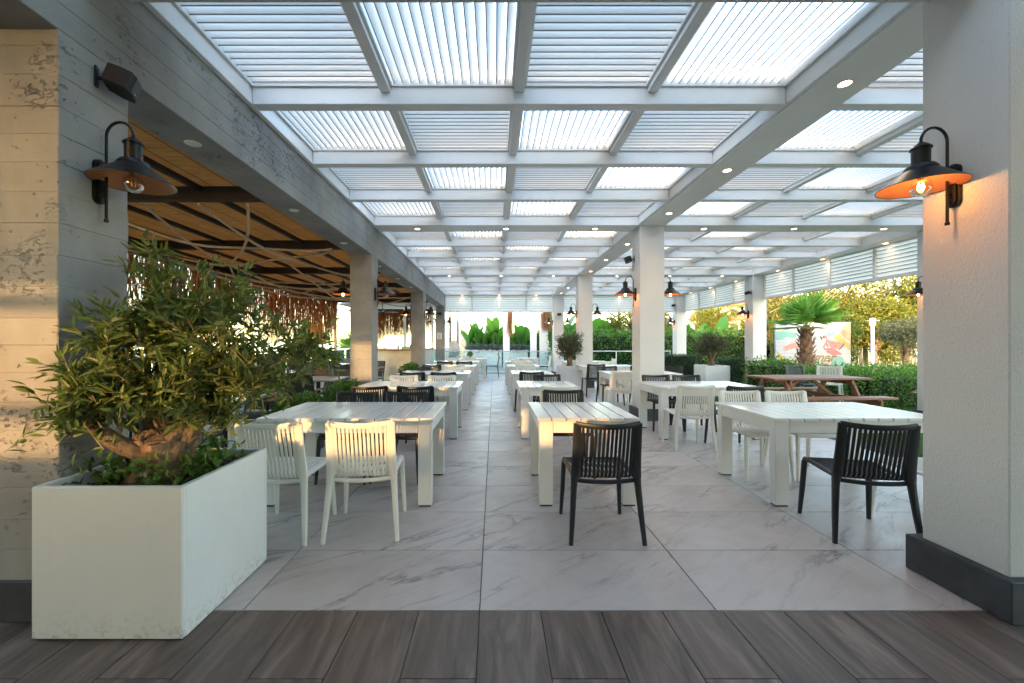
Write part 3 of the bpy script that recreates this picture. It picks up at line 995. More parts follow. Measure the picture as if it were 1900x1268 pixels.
# right row
crow('black', 2.60, 2.95, -13, 'turned with back to camera at the nearest right table')
crow('white', 3.20, 2.97, 0, 'mostly hidden by the stucco pillar at the nearest right table')
crow('white', 2.70, 4.23, 180, 'far side left seat at the nearest right table')
crow('white', 3.21, 4.23, 180, 'far side right seat at the nearest right table')
crow('white', 2.53, 5.34, -3, 'near side left seat at the second right table')
crow('black', 3.08, 5.26, 0, 'near side right seat at the second right table')
crow('black', 2.66, 6.45, 180, 'far side left seat at the second right table')
crow('black', 3.14, 6.42, 178, 'far side right seat at the second right table')
crow('white', 2.42, 7.85, -2, 'near side left seat at the third right table by the white pillar', False)
crow('black', 2.55, 8.95, 180, 'far side left seat at the third right table', False)
crow('black', 3.3, 8.95, 180, 'far side right seat at the third right table', False)
crow('black', 2.5, 10.3, 3, 'near side left seat at the fourth right table', False)
crow('black', 3.9, 9.0, 150, 'turned aside behind the third right table', False)
crow('white', 3.2, 11.4, 180, 'far side right seat at the fourth right table', False)
crow('white', 2.55, 13.0, 0, 'near side left seat at the fifth right table', False)
crow('white', 3.7, 13.5, 90, 'seen side-on at the end of the fifth right table', False)
# lawn pair
crow('black', 6.88, 9.05, 184, 'on the lawn behind the picnic table, left of the pair', False)
crow('white', 7.45, 9.1, 135, 'on the lawn behind the picnic table, right of the pair', False)

t = T('topiary_ball', 'small round green plant on the last left table before the railing', 'plant', (-.95, 16.0, .735))
P('pot', MB().lathe([(.001, .736), (.05, .736), (.06, .80), (.055, .80), (.001, .79)], (-.95, 16.0, 0), 12), 'steel', t)
crown_mesh('crown', np.random.default_rng(4), [(-.95, 16.0, .90, .11, .11, .11, 1)], 700, .035, .02, 'hedge', t)
for i, (x, y, z) in enumerate(((RX0 - .006, 7.30, .62), (OX0 - .006, 12.40, .62))):
    t = T('wall_socket', ['small white socket low on the second middle white pillar', 'small white socket low on the outer pillar by the boxwood'][i], 'socket', (x, y, z))
    P('plate', MB().box(x, x + .0055, y - .04, y + .04, z - .04, z + .04, .002), 'white_disc', t)
    P('insert', MB().box(x - .003, x - .0005, y - .022, y + .022, z - .022, z + .022, .001), 'paper', t)

# picnic tables
def picnic(label, x, y, rot):
    if 'picnic' not in PROTO:
        t = PROTO['picnic'] = link('picnic_table', None)
        pm_ = mesh_of('plank', MB().box(-.93, .93, -.064, .064, -.036, 0, .004), 'teak')
        for i in range(6):
            link('plank', pm_, t, (0, -.335 + .134 * i, .75))
        for s_ in (-1, 1):
            bench = P('bench', MB().box(-.62, -.56, s_ * .60, s_ * .86, .385, .414).box(.56, .62, s_ * .60, s_ * .86, .385, .414), 'teak', t)
            for j in (0, 1):
                link('plank', pm_, bench, (0, s_ * (.665 + .134 * j), .45))
            P('crossbar', MB().box(s_ * .59 - .022, s_ * .59 + .022, -.90, .90, .32, .41, .004), 'teak', t)
            P('crossbar', MB().box(s_ * .59 - .022, s_ * .59 + .022, -.37, .37, .63, .713, .004), 'teak', t)
            for q in (-1, 1):
                mb = MB(); x0 = s_ * .59 + s_ * .024; x1 = x0 + s_ * .044
                mb.prism([(q * .22, .712), (q * .31, .712), (q * .66, 0.0), (q * .57, 0.0)], 0, min(x0, x1), max(x0, x1))
                P('leg', mb, 'teak', t)
            P('brace', MB().sweep([(s_ * .56, 0, .36), (s_ * .12, 0, .70)], .022, .04, (0, 1, 0), 4, 1.0), 'teak', t)
        o = t
    else:
        o = dup(PROTO['picnic'])
    tag(o, label, 'picnic table', 'wooden picnic tables')
    return place(o, x, y, rot, -.04)
picnic('brown wooden picnic table with benches on the lawn behind the right tables', 5.95, 7.78, 3)
picnic('brown wooden picnic table peeking out beside the stucco pillar', 8.95, 7.0, 2)

# ------------------------------------------------------------------ wall lamps, speakers, downlights
def make_lamp(lit):
    t = link('wall_lamp', None)
    st = [(.034 * math.cos(a), (.085 + .0) * (1 if math.sin(a) >= 0 else -1) + .034 * math.sin(a)) for a in [2 * math.pi * (k + .5) / 20 for k in range(20)]]
    P('backplate', MB().prism(st, 0, 0.0, .016).prism([(a * .7, b * .92) for a, b in st], 0, .0161, .026), 'black', t, smooth=False)
    arm = MB()
    pts = [(.045, 0, -.205), (.045, 0, .0), (.045, 0, .2425)]
    for k in range(1, 13):
        a = math.pi * k / 12
        pts.append((.1175 - .0725 * math.cos(a), 0, .2425 + .0775 * math.sin(a)))
    arm.tube(pts, .0075, 8)
    arm.tube([(.02, 0, .04), (.05, 0, .04)], .007, 6).tube([(.02, 0, -.05), (.05, 0, -.05)], .007, 6)
    arm.lathe([(.001, -.012), (.011, -.010), (.011, .004), (.0076, .006)], (.045, 0, -.205), 10)
    P('arm', arm, 'black', t, smooth=True)
    c = (.19, 0, 0)
    sh = P('shade', MB().lathe([(.006, .243), (.013, .236), (.03, .224), (.047, .206), (.047, .200), (.040, .198), (.039, .115), (.058, .112), (.072, .094), (.073, .084), (.083, .076), (.13, .040), (.186, -.004), (.186, -.008), (.1835, -.006)], c, 32), 'black', t, smooth=True)
    P('lining', MB().lathe([(.1832, -.0055), (.128, .035), (.08, .069), (.03, .075), (.002, .075)], c, 32), 'copper', sh, smooth=True)
    P('socket', MB().lathe([(.018, .074), (.018, .045), (.014, .04), (.001, .04)], c, 12), 'filament_off', t, smooth=True)
    prof = [(.012, .044), (.018, .035)] + [(.047 * math.sin(a), .0 + .047 * math.cos(a) - .01) for a in [R(30 + 15 * k) for k in range(11)]]
    P('bulb', MB().lathe(prof, c, 20), 'bulbglass', t, smooth=True)
    fil = MB()
    for k in range(4):
        a = k * math.pi / 2
        fil.tube([(c[0] + .006 * math.cos(a), .006 * math.sin(a), .036), (c[0] + .013 * math.cos(a), .013 * math.sin(a), .005), (c[0] + .008 * math.cos(a), .008 * math.sin(a), -.028)], .0022 if lit else .0012, 5)
    P('filament', fil, 'filament' if lit else 'filament_off', t)
    if lit:
        ld = bpy.data.lights.new('bulb_light', 'POINT')
        ld.energy = 0.25; ld.color = (1.0, 0.50, 0.20); ld.shadow_soft_size = .02
        o = link('bulb_light', ld, t, (c[0], 0, -.012))
    return t
def lamp(x, y, z, side, lit, label):
    key = ('lamp', lit)
    if key not in PROTO: PROTO[key] = o = make_lamp(lit)
    else: o = dup(PROTO[key])
    tag(o, label, 'wall lamp', 'gooseneck wall lamps')
    o.location = (x, y, z); o.rotation_euler = (0, 0, 0 if side > 0 else math.pi)
ZL = 2.215
bk = 'black gooseneck wall lamp '
lamp(LX1, 2.18, ZL, 1, False, bk + 'unlit on the nearest concrete pillar')
lamp(RX0, 2.235, ZL, -1, True, bk + 'glowing on the rough stucco pillar at right')
names = ['second', 'third', 'fourth']
for i, y in enumerate(ROWS[1:4]):
    lamp(LX0, y + .19, ZL, -1, True, bk + f'glowing on the terrace side of the {names[i]} concrete pillar')
    lamp(LX1, y + .19, ZL, 1, False, bk + f'unlit on the aisle side of the {names[i]} concrete pillar')
    lamp(RX0, y + .225, ZL, -1, True, bk + f'glowing on the left side of the {names[i]} middle pillar')
    lamp(RX1, y + .225, ZL, 1, True, bk + f'glowing on the right side of the {names[i]} middle pillar')
    lamp(OX0, y + .225, ZL, -1, True, bk + ['glowing at the edge of the stucco pillar, above the lawn', 'glowing on the outer pillar beside the palm tree', 'glowing on the farthest outer pillar'][i])

def speaker(x, y, z, rot, label, tilt=18):
    t = T('loudspeaker', label, 'loudspeaker', (x, y, z), 'small black loudspeakers')
    bd = MB()
    pl = [(-.085, .0), (-.062, -.055), (.062, -.055), (.085, .0), (.085, .055), (.05, .066), (-.05, .066), (-.085, .055)]
    bd.prism(pl, 2, -.047, .047)
    o = link('cabinet', mesh_of('cabinet', bd, 'speaker'), t, (0, .10, 0))
    g = link('grille', mesh_of('grille', MB().prism([(-.079, .056), (.079, .056), (.048, .070), (-.048, .070)], 2, -.043, .043), 'black'), o)
    link('badge', mesh_of('badge', MB().box(-.011, .011, .0695, .0712, -.031, -.027), 'steel'), o)
    o.rotation_euler = (R(-tilt), 0, 0)
    link('bracket', mesh_of('bracket', MB().box(-.02, .02, -.004, .006, -.055, .055, .002).tube([(0, .0, 0), (0, .06, 0)], .011, 8), 'speaker'), t)
    t.rotation_euler = (0, 0, R(rot))
bs = 'small black loudspeaker '
speaker(LX1 + .002, 2.17, 2.77, -62, bs + 'high on the nearest concrete pillar')
speaker(RX0 - .002, 7.35, 2.86, 70, bs + 'high on the second middle white pillar')
speaker(2.75, 17.32, 2.55, 180, bs + 'on the front of the fourth middle white pillar', 10)
speaker(OX0 - .002, 12.30, 2.86, 75, bs + 'high on the outer pillar above the boxwood screen')
speaker(OX0 - .002, 17.40, 2.95, 75, bs + 'high on the farthest outer pillar')
speaker(-2.3, 17.28, 2.58, 180, bs + 'on the front of the fourth concrete pillar', 10)

led_spot = bpy.data.lights.new('led_spot', 'SPOT')
led_spot.energy = 1.5; led_spot.color = (1.0, 0.74, 0.46); led_spot.spot_size = R(120); led_spot.spot_blend = .8; led_spot.shadow_soft_size = .05
def downlight(x, y, z, lit, label, grp):
    key = ('down', lit)
    if key not in PROTO:
        t = PROTO[key] = link('downlight', None)
        P('rim', MB().lathe([(.056, .006), (.056, -.004), (.050, -.007), (.043, -.004), (.043, .0)], (0, 0, 0), 24), 'white_disc', t, smooth=True)
        P('diffuser', MB().lathe([(.0435, -.002), (.002, -.0021)], (0, 0, 0), 24), 'led' if lit else 'white_disc', t)
        if lit:
            o = link('led_light', led_spot, t, (0, 0, -.02))
        o = t
    else:
        o = dup(PROTO[key])
    tag(o, label, 'downlight', grp)
    o.location = (x, y, z)
for i, y in enumerate((3.12, 4.70, 6.25, 8.15, 9.72, 11.27, 13.3, 14.9, 16.45)):
    downlight(-2.308, y, 2.882, False, f'unlit white downlight under the concrete beam, {OW[i]} from the camera', 'unlit downlights')
for i, y in enumerate((3.19, 4.80, 6.40, 8.40, 10.0, 11.6, 13.5, 15.1, 16.7)):
    downlight(2.745, y, 3.385, True, f'lit warm downlight under the long white beam, {OW[i]} from the camera', 'lit downlights')
wd = ['leftmost', 'second from left', 'third from left', 'fourth from left', 'fifth from left', 'rightmost']
for i, x in enumerate((-1.37, .21, 1.80, 3.74, 5.35, 6.95)):
    downlight(x, 7.27, 3.386, True, f'lit warm downlight under the first white cross beam, {wd[i]}', 'lit downlights')
    downlight(x, 12.42, 3.386, True, f'lit warm downlight under the second white cross beam, {wd[i]}', 'lit downlights')
    downlight(x, 17.40, 3.386, True, f'lit warm downlight washing the back valance, {wd[i]}', 'lit downlights')
for i, y in enumerate((8.33, 9.93, 11.5, 13.5, 15.1, 16.6)):
    downlight(8.0, y, 3.387, True, f'lit warm downlight washing the lawn side valance, {OW[i]} from the camera', 'lit downlights')

# ------------------------------------------------------------------ planters and olive trees
def planter(x0, y0, s, h, label):
    t = T('planter', label, 'planter', (x0 + s / 2, y0 + s / 2, 0), 'square white planters')
    w = .028; x1, y1 = x0 + s, y0 + s
    mb = MB()
    mb.box(x0, x1, y0, y0 + w, .006, h, .006).box(x0, x1, y1 - w, y1, .006, h, .006)
    mb.box(x0 + .0005, x0 + w, y0 + w - .004, y1 - w + .004, .006, h - .0006, .002).box(x1 - w, x1 - .0005, y0 + w - .004, y1 - w + .004, .006, h - .0006, .002)
    P('box', mb, 'planter', t)
    P('base', MB().box(x0 + .01, x1 - .01, y0 + .01, y1 - .01, 0.001, .02), 'black', t)
    P('soil', MB().box(x0 + w - .002, x1 - w + .002, y0 + w - .002, y1 - w + .002, .3, h - .07), 'soil', t)
    return t
planter(-2.105, 1.85, .69, .70, 'white cube planter in the left foreground holding an olive tree')
planter(1.82, 11.35, .66, .70, 'white cube planter beside the third white pillar')
planter(5.97, 11.5, .69, .70, 'white cube planter standing in front of the outer pillar')

# near olive tree
rng = np.random.default_rng(21)
t = T('olive_tree', 'bushy olive tree with gnarled trunk in the left foreground planter', 'tree', (-1.78, 2.2, .63))
tk = MB()
def gn(a, i): return .16 * math.sin(3 * a + i * .9) + .1 * math.sin(5 * a - i * 1.7) + .05 * math.sin(9 * a + i)
tk.lathe([(.20, .60), (.17, .64), (.15, .68), (.138, .72), (.13, .75), (.128, .78), (.133, .81), (.138, .84), (.128, .87), (.10, .90), (.03, .92)], (-1.77, 2.2, 0), 40, gn)
def limb(mb, pts, r0, r1, n=9):
    k = len(pts)
    rr_ = [r0 + (r1 - r0) * i / (k - 1) for i in range(k)]
    mb.sweep(pts, rr_, rr_, (.3, .9, .2), n, 1.0)
limb(tk, [(-1.78, 2.14, .74), (-1.87, 2.03, .85), (-1.93, 1.98, .93), (-1.985, 1.945, .995)], .046, .030)
for e in ((-1.95, 2.1, 1.15), (-1.6, 2.3, 1.2), (-1.75, 2.25, 1.45), (-1.45, 2.2, 1.15), (-1.7, 2.0, 1.2), (-1.8, 2.3, 1.75), (-1.25, 2.25, 1.22)):
    p0 = Vector((-1.77, 2.2, .86)); p1 = Vector(e); mid = p0.lerp(p1, .5) + Vector((random.uniform(-.05, .05), random.uniform(-.05, .05), .04))
    limb(tk, [p0 + Vector((p1.x - p0.x, p1.y - p0.y, 0)) * .12 - Vector((0, 0, .05)), mid, p1], .058, .008, 9)
P('trunk', tk, 'bark', t, smooth=True)
ells = [(-1.68, 2.12, 1.12, .36, .30, .18, 7.5), (-1.88, 1.93, 1.08, .15, .10, .15, 3.0), (-1.55, 2.2, 1.38, .38, .30, .18, 4.2), (-1.27, 2.2, 1.20, .24, .22, .14, 2.2),
        (-1.84, 2.1, 1.44, .17, .16, .14, 1.2), (-1.79, 2.15, 1.75, .07, .07, .16, .6), (-1.08, 2.25, 1.33, .18, .16, .12, 1.2), (-1.42, 2.1, 1.0, .22, .18, .07, .9), (-1.93, 1.88, 1.18, .06, .06, .07, .3),
        (-1.52, 2.2, 1.58, .24, .18, .12, .9), (-1.92, 1.90, .96, .10, .07, .06, .5)]
cutL = lambda p: ~((p[:, 0] < -2.02) & (p[:, 1] > 1.88)) & ~((np.abs(p[:, 0] + 1.76) < .2) & (p[:, 2] < 1.02))
co = twig_crown(rng, ells, 440, 15, .066, .0175, .22, 'olive', t, .5, cut=cutL)
sprigs = [(-1.8, 2.12, 1.62, .12, .1, .08, 2), (-1.5, 2.15, 1.56, .28, .2, .06, 3), (-1.12, 2.2, 1.38, .16, .14, .08, 2), (-1.9, 2.0, 1.38, .08, .08, .06, 1.5), (-1.93, 1.86, 1.05, .07, .05, .12, 2)]
twig_crown(rng, sprigs, 46, 24, .07, .018, .36, 'olive', t, .9, 'sprigs', cut=cutL)
# small plants in the near planter
p = np.stack([-2.02 + .52 * rng.random(60), 1.94 + .5 * rng.random(60), np.full(60, .65)], 1)
keep = np.hypot(p[:, 0] + 1.77, p[:, 1] - 2.2) > .19
p = p[keep]
bp = np.repeat(p, 16, 0); m = len(bp)
bp = bp + np.stack([rng.normal(size=m) * .025, rng.normal(size=m) * .025, rng.random(m) ** 1.5 * .13], 1)
dd = rng.normal(size=(m, 3)) * .8 + np.array([0, 0, .55])
v, f = leaf_geo(bp, dd, .055 * (.6 + .7 * rng.random(m)), .026, rng, .3, .3)
o = link('ground_cover', fast_mesh('ground_cover', v, f, 'fresh'))
tag(o, 'fresh green seedlings covering the soil around the gnarled trunk', 'ground cover', kind='stuff')

def small_olive(cx, cy, label, seed, crown):
    rg = np.random.default_rng(seed)
    t = T('olive_tree', label, 'tree', (cx, cy, .63))
    mb = MB()
    mb.lathe([(.12, .62), (.09, .70), (.075, .80), (.08, .9), (.03, .95)], (cx, cy, 0), 14, gn)
    for k in range(6):
        a = k * 1.05 + seed
        limb(mb, [(cx, cy, .82), (cx + .12 * math.cos(a), cy + .12 * math.sin(a), 1.0), (cx + .26 * math.cos(a), cy + .26 * math.sin(a), 1.25)], .035, .008, 6)
    P('trunk', mb, 'bark', t, smooth=True)
    twig_crown(rg, [(cx + a, cy + b, c, d, e, f_, w) for a, b, c, d, e, f_, w in crown], 420, 12, .06, .018, .2, 'olive_grey', t, .4)
small_olive(2.15, 11.68, 'small grey-green olive tree in the planter by the third white pillar', 2, [(0, 0, 1.28, .36, .34, .26, 5), (-.18, 0, 1.42, .18, .2, .2, 1.3), (.2, 0, 1.42, .18, .2, .22, 1.3), (-.02, 0, 1.05, .3, .28, .15, 2)])
small_olive(6.31, 11.85, 'dense round olive tree in the planter before the outer pillar', 3, [(0, 0, 1.28, .46, .40, .27, 6), (.3, 0, 1.25, .2, .2, .18, 1.3), (-.25, 0, 1.12, .22, .2, .18, 1.2), (0, 0, 1.5, .25, .2, .14, 1.2)])

# boxwood screens
for i, (x0, x1, y, h) in enumerate(((5.55, 6.75, 13.7, .93), (7.0, 7.74, 12.7, .84))):
    t = T('boxwood_screen', ['artificial boxwood screen left of the dense potted olive', 'artificial boxwood screen right of the dense potted olive'][i], 'hedge screen', ((x0 + x1) / 2, y, 0), 'boxwood screens')
    P('core', MB().box(x0 + .02, x1 - .02, y - .08, y + .08, 0, h - .03), 'hedge_core', t)
    box_leaves('foliage', np.random.default_rng(40 + i), x0, x1, y - .1, y + .1, 0.02, h, 5200, .034, .02, 'box', t, .02)

# shrubs along the concrete pillars
for i, (x, y, rx_, rz_, lab) in enumerate(((-2.36, 6.35, .42, .24, 'low sunlit green shrub in front of the second concrete pillar'), (-2.32, 11.2, .5, .28, 'green flowering shrub in front of the third concrete pillar'), (-2.4, 4.9, .35, .2, 'low green shrub behind the olive planter and nearest left table'))):
    t = T('shrub', lab, 'shrub', (x, y, 0), 'shrubs along the pillars')
    mb = MB()
    for k in range(7):
        a = k * .9
        mb.tube([(x, y, 0.0), (x + .1 * math.cos(a), y + .1 * math.sin(a), .2), (x + .28 * math.cos(a), y + .22 * math.sin(a), .45)], .008, 5)
    P('stems', mb, 'twig', t)
    P('trough', MB().box(x - .22, x + .2, y - .4, y + .4, 0, .3, .01), 'plinth', t)
    crown_mesh('crown', np.random.default_rng(60 + i), [(x, y, .50, rx_ * .62, rx_ * 1.1, rz_, 4), (x + .05, y + .2, .58, rx_ * .4, .3, rz_ * .8, 1)], 2600, .055, .026, 'fresh', t, .4)

# ------------------------------------------------------------------ left terrace: roof, fringe, furniture, railing
t = T('terrace_roof', 'reed-lined roof on dark steel beams over the left terrace', 'roof', (-4.3, 8, 2.88))
YB = [2.42, 4.40, 6.70, 9.08, 11.4, 13.75, 15.6]
for y in YB:
    P('steel_beam', MB().box(-6.05, -2.50, y - .05, y + .05, 2.886, 3.03, .003), 'roofbeam', t)
for i in range(len(YB) - 1):
    P('reed_mat', MB().box(-6.1, -2.50, YB[i] + .0505, YB[i + 1] - .0505, 3.025, 3.033), 'reedmat', t)
for x in (-3.14, -3.79, -4.44, -5.09, -5.74):
    for i in range(len(YB) - 1):
        P('batten', MB().box(x - .028, x + .028, YB[i] + .051, YB[i + 1] - .051, 2.972, 3.024, .002), 'roofbeam', t)
P('edge_beam', MB().box(-6.11, -6.051, 2.38, 15.7, 2.84, 3.052, .003), 'roofbeam', t)
for y in (2.5, 9.08, 15.55):
    P('post', MB().box(-6.10, -6.02, y - .04, y + .04, 0, 2.84, .003), 'roofbeam', t)

def fringe(name, label, p0, p1, ztop, lmin, lmax, n, seed, amp=.25, thick=.08):
    rg = np.random.default_rng(seed)
    u = rg.random(n); a = np.array(p0); b = np.array(p1)
    base = a + (b - a) * u[:, None] + rg.normal(size=(n, 2)) * thick
    tot = np.linalg.norm(b - a)
    prof = .5 + .5 * np.sin(u * tot * 2.2 + 1) * .6 + .4 * (np.sin(u * tot * 5.3) * .5)
    ln = lmin + (lmax - lmin) * np.clip(prof, 0, 1) * (0.45 + .55 * rg.random(n))
    ang = rg.random(n) * math.pi; w = .003 + .005 * rg.random(n)
    s_ = np.stack([np.cos(ang) * w, np.sin(ang) * w, np.zeros(n)], 1)
    drift = rg.normal(size=(n, 2)) * .07
    cl = np.sin(np.floor(u * tot * 4) * 12.9) * .12
    rows = []
    for q in range(5):
        k = q / 4
        c = np.concatenate([base + drift * k ** 1.5 * ln[:, None], (ztop - ln * k + cl * 0)[:, None]], 1)
        wq = 1 - .8 * k ** 2
        rows += [c - s_ * wq, c + s_ * wq]
    V = np.stack(rows, 1).reshape(-1, 3)
    bb = (np.arange(n) * 10)[:, None]
    Fq = np.concatenate([bb + np.array([[2 * q, 2 * q + 1, 2 * q + 3, 2 * q + 2]]) for q in range(4)])
    z0 = np.array([a[0], a[1], ztop])
    o = link(name, fast_mesh(name, V - z0, Fq, 'straw'), None, tuple(z0))
    return tag(o, label, 'straw fringe', kind='stuff')
fringe('straw_fringe', 'long ragged brown straw fringe hanging along the terrace roof edge', (-6.0, 2.5), (-6.0, 15.4), 2.90, 1.0, 1.9, 4300, 5)
fringe('straw_fringe', 'golden straw fringe hanging behind the bar', (-5.4, 17.2), (-3.25, 17.2), 2.72, .9, 1.6, 1700, 6)
fringe('straw_fringe', 'dark thin straw fringe hanging right of the bar mullion', (-3.2, 18.0), (-2.75, 18.0), 2.7, .5, 1.0, 260, 8)
fringe('straw_fringe', 'narrow straw bundle hanging beside the slim far column', (.80, 22.3), (.95, 22.3), 3.1, .9, 1.6, 260, 9, thick=.05)
fringe('straw_fringe', 'wide straw bundle hanging beside the far white pillar', (2.58, 21.9), (3.0, 21.9), 3.1, .7, 1.3, 420, 10, thick=.06)

def rope(a, b, sag, label, seed):
    rg = random.Random(seed); pts = []
    for k in range(15):
        u = k / 14
        p_ = Vector(a).lerp(Vector(b), u); p_.z -= sag * 1.5 * 4 * u * (1 - u) * (1 + .25 * math.sin(u * 7 + seed)); p_.x += .07 * math.sin(u * 8 + seed)
        pts.append(p_)
    c = Vector(pts[0])
    solo('rope', MB().tube(pts, .018, 6), 'rope', label, 'rope', tuple(c), 'hemp ropes', smooth=True)
rp = [((-2.7, 4.46, 2.87), (-5.9, 9.1, 2.87), .12), ((-3.3, 4.46, 2.87), (-3.0, 9.05, 2.87), .16), ((-3.9, 4.46, 2.87), (-5.0, 11.4, 2.87), .25), ((-2.65, 6.75, 2.87), (-5.6, 6.72, 2.87), .14),
      ((-5.9, 4.5, 2.87), (-2.7, 11.3, 2.87), .22), ((-5.3, 4.5, 2.87), (-3.4, 13.7, 2.87), .28), ((-4.6, 4.46, 2.87), (-2.7, 6.6, 2.87), .15), ((-2.75, 9.1, 2.87), (-5.8, 9.12, 2.87), .16),
      ((-5.8, 6.75, 2.87), (-2.8, 13.6, 2.87), .3), ((-4.2, 9.1, 2.87), (-2.7, 15.5, 2.87), .2), ((-2.7, 11.4, 2.87), (-5.8, 11.4, 2.87), .18), ((-3.6, 6.75, 2.87), (-4.4, 13.7, 2.87), .22)]
rl = ['first long rope from the nearest roof beam', 'rope running deep beside the concrete beam', 'long rope slanting across two roof bays', 'rope slung along the second roof beam', 'rope crossing from the far left corner', 'deeply sagging rope over the terrace middle',
      'short rope in the nearest roof bay', 'rope slung along the third roof beam', 'lowest sagging rope towards the bar', 'rope ending near the third concrete pillar', 'rope slung along the fourth roof beam', 'rope over the terrace dining tables']
for i, (a, b, s_) in enumerate(rp):
    rope(a, b, s_, 'beige hemp ' + rl[i], i)

def make_terrace_chair():
    t = link('armchair', None)
    for s_ in (-1, 1):
        P('leg', MB().sweep([(s_ * .27, .22, .0), (s_ * .265, .20, .62)], .013, .018, (1, 0, 0), 6, .7), 'black', t)
        P('leg', MB().sweep([(s_ * .27, -.26, .0), (s_ * .265, -.20, .42), (s_ * .26, -.25, .62), (s_ * .25, -.31, .86)], .013, .018, (1, 0, 0), 6, .7), 'black', t)
        P('armrest', MB().box(s_ * .27 - .024, s_ * .27 + .024, -.25, .25, .62, .645, .006), 'armwood', t)
    P('seat', MB().box(-.25, .25, -.22, .24, .41, .435, .005), 'sling', t)
    P('backrest', MB().prism([(-.19, .46), (-.30, .85), (-.29, .855), (-.18, .465)], 0, -.245, .245), 'sling', t)
    P('top_rail', MB().tube([(-.25, -.31, .86), (.25, -.31, .86)], .012, 6), 'black', t)
    return t
def tchair(x, y, r, lab):
    if 'tch' not in PROTO: PROTO['tch'] = o = make_terrace_chair()
    else: o = dup(PROTO['tch'])
    tag(o, lab, 'armchair', 'dark terrace armchairs'); place(o, x, y, r)
def ttable(x, y, lab):
    if 'ttab' not in PROTO:
        t = PROTO['ttab'] = link('terrace_table', None)
        P('tabletop', MB().box(-.42, .42, -.42, .42, .725, .75, .006), 'greytop', t)
        P('column', MB().tube([(0, 0, .03), (0, 0, .725)], .035, 10), 'black', t)
        P('foot', MB().box(-.3, .3, -.035, .035, 0, .03, .004).box(-.035, .035, -.3, -.0355, 0, .03, .004).box(-.035, .035, .0355, .3, 0, .03, .004), 'black', t)
        o = t
    else: o = dup(PROTO['ttab'])
    tag(o, lab, 'table', 'grey terrace tables'); place(o, x, y)
tt = [(-3.05, 4.6, 'nearest behind the olive tree'), (-3.0, 6.95, 'in front of the second concrete pillar'), (-4.6, 5.6, 'left in the near terrace bay'), (-4.5, 8.6, 'in the middle of the terrace'), (-3.2, 9.9, 'just behind the second concrete pillar'), (-4.6, 11.6, 'farthest, near the bar')]
for i, (x, y, lb_) in enumerate(tt):
    ttable(x, y, 'grey-topped terrace table ' + lb_)
    tchair(x + .02, y - .62, 0 + 4 * i, 'dark armchair before the terrace table ' + lb_)
    tchair(x - .03, y + .66, 180 - 5 * i, 'dark armchair beyond the terrace table ' + lb_)
    if i in (0, 2, 3, 5):
        tchair(x - .72, y, -90, 'dark armchair left of the terrace table ' + lb_)

def railing(label, pts_axis, fixed, a0, a1, h, n, mat, rail='steel'):
    """axis 'x' runs along x at y=fixed"""
    t = T('glass_railing', label, 'railing', (((a0 + a1) / 2, fixed, 0) if pts_axis == 'x' else (fixed, (a0 + a1) / 2, 0)))
    def bx(u0, u1, d, z0, z1, b=.002):
        return MB().box(u0, u1, fixed - d, fixed + d, z0, z1, b) if pts_axis == 'x' else MB().box(fixed - d, fixed + d, u0, u1, z0, z1, b)
    st = (a1 - a0) / n
    P('top_rail', bx(a0, a1, .028, h - .045, h, .01), rail, t)
    P('kerb', bx(a0, a1, .06, 0, .09, .004), 'whitesteel', t)
    for i in range(n + 1):
        u = a0 + st * i
        P('post', bx(max(a0, u - .02), min(a1, u + .02), .02, .0905, h - .0455), rail, t)
    for i in range(n):
        P('pane', bx(a0 + st * i + .03, a0 + st * (i + 1) - .03, .006, .11, h + .10 if False else h - .06, 0), mat, t)
    return t
railing('glass railing with steel rail across the end of the aisle', 'x', 17.85, -2.1, 2.52, 1.0, 4, 'clearglass')
railing('glass railing behind the boxwood and right bay tables', 'x', 17.9, 2.98, 7.74, 1.0, 4, 'clearglass', 'whitesteel')
railing('teal glass railing along the outer edge of the left terrace', 'y', -6.22, 1.0, 23.5, 1.12, 14, 'glass')
railing('teal glass railing at the far end of the terrace beside the bar', 'x', 21.5, -6.15, -2.6, 1.1, 3, 'glass', 'whitesteel')

# bar
t = T('bar_counter', 'sunlit curved bar counter with dark top behind the third concrete pillar', 'bar', (-3.3, 15.2, 0))
out = []
for k in range(13):
    a = R(180 + 90 * k / 12)
    out.append((-3.75 + .6 * math.cos(a), 15.2 + .6 * math.sin(a)))
out += [(-2.53, 14.6), (-2.53, 16.9), (-3.0, 16.9), (-3.0, 15.25), (-3.7, 15.25), (-3.7, 15.6), (-4.35, 15.6)]
P('counter_front', MB().prism(out, 2, 0, 1.07), 'barstone', t)
out2 = []
for k in range(13):
    a = R(180 + 90 * k / 12)
    out2.append((-3.75 + .78 * math.cos(a), 15.2 + .78 * math.sin(a)))
out2 += [(-2.51, 14.42), (-2.51, 17.0), (-3.1, 17.0), (-3.1, 15.4), (-3.6, 15.4), (-3.6, 15.7), (-4.53, 15.7)]
P('counter_top', MB().prism(out2, 2, 1.07, 1.115), 'armwood', t)
def bottle(x, y, mat, h, lab):
    solo('bottle', MB().lathe([(.001, 0), (.035, .002), (.036, h * .6), (.014, h * .78), (.013, h), (.001, h)], (x, y, 1.116), 12), mat, lab, 'bottle', (x, y, 1.116), smooth=True)
bottle(-2.72, 14.75, 'red', .3, 'red bottle on the bar beside the concrete pillar')
bottle(-3.45, 14.62, 'barstone', .24, 'pale bottle standing on the left part of the bar')
bottle(-3.0, 14.6, 'armwood', .2, 'small brown jar on the bar top')
solo('serving_box', MB().box(-3.34, -3.08, 14.7, 14.9, 1.116, 1.22, .006), 'turq', 'turquoise box standing on the bar', 'box', (-3.2, 14.8, 1.116))
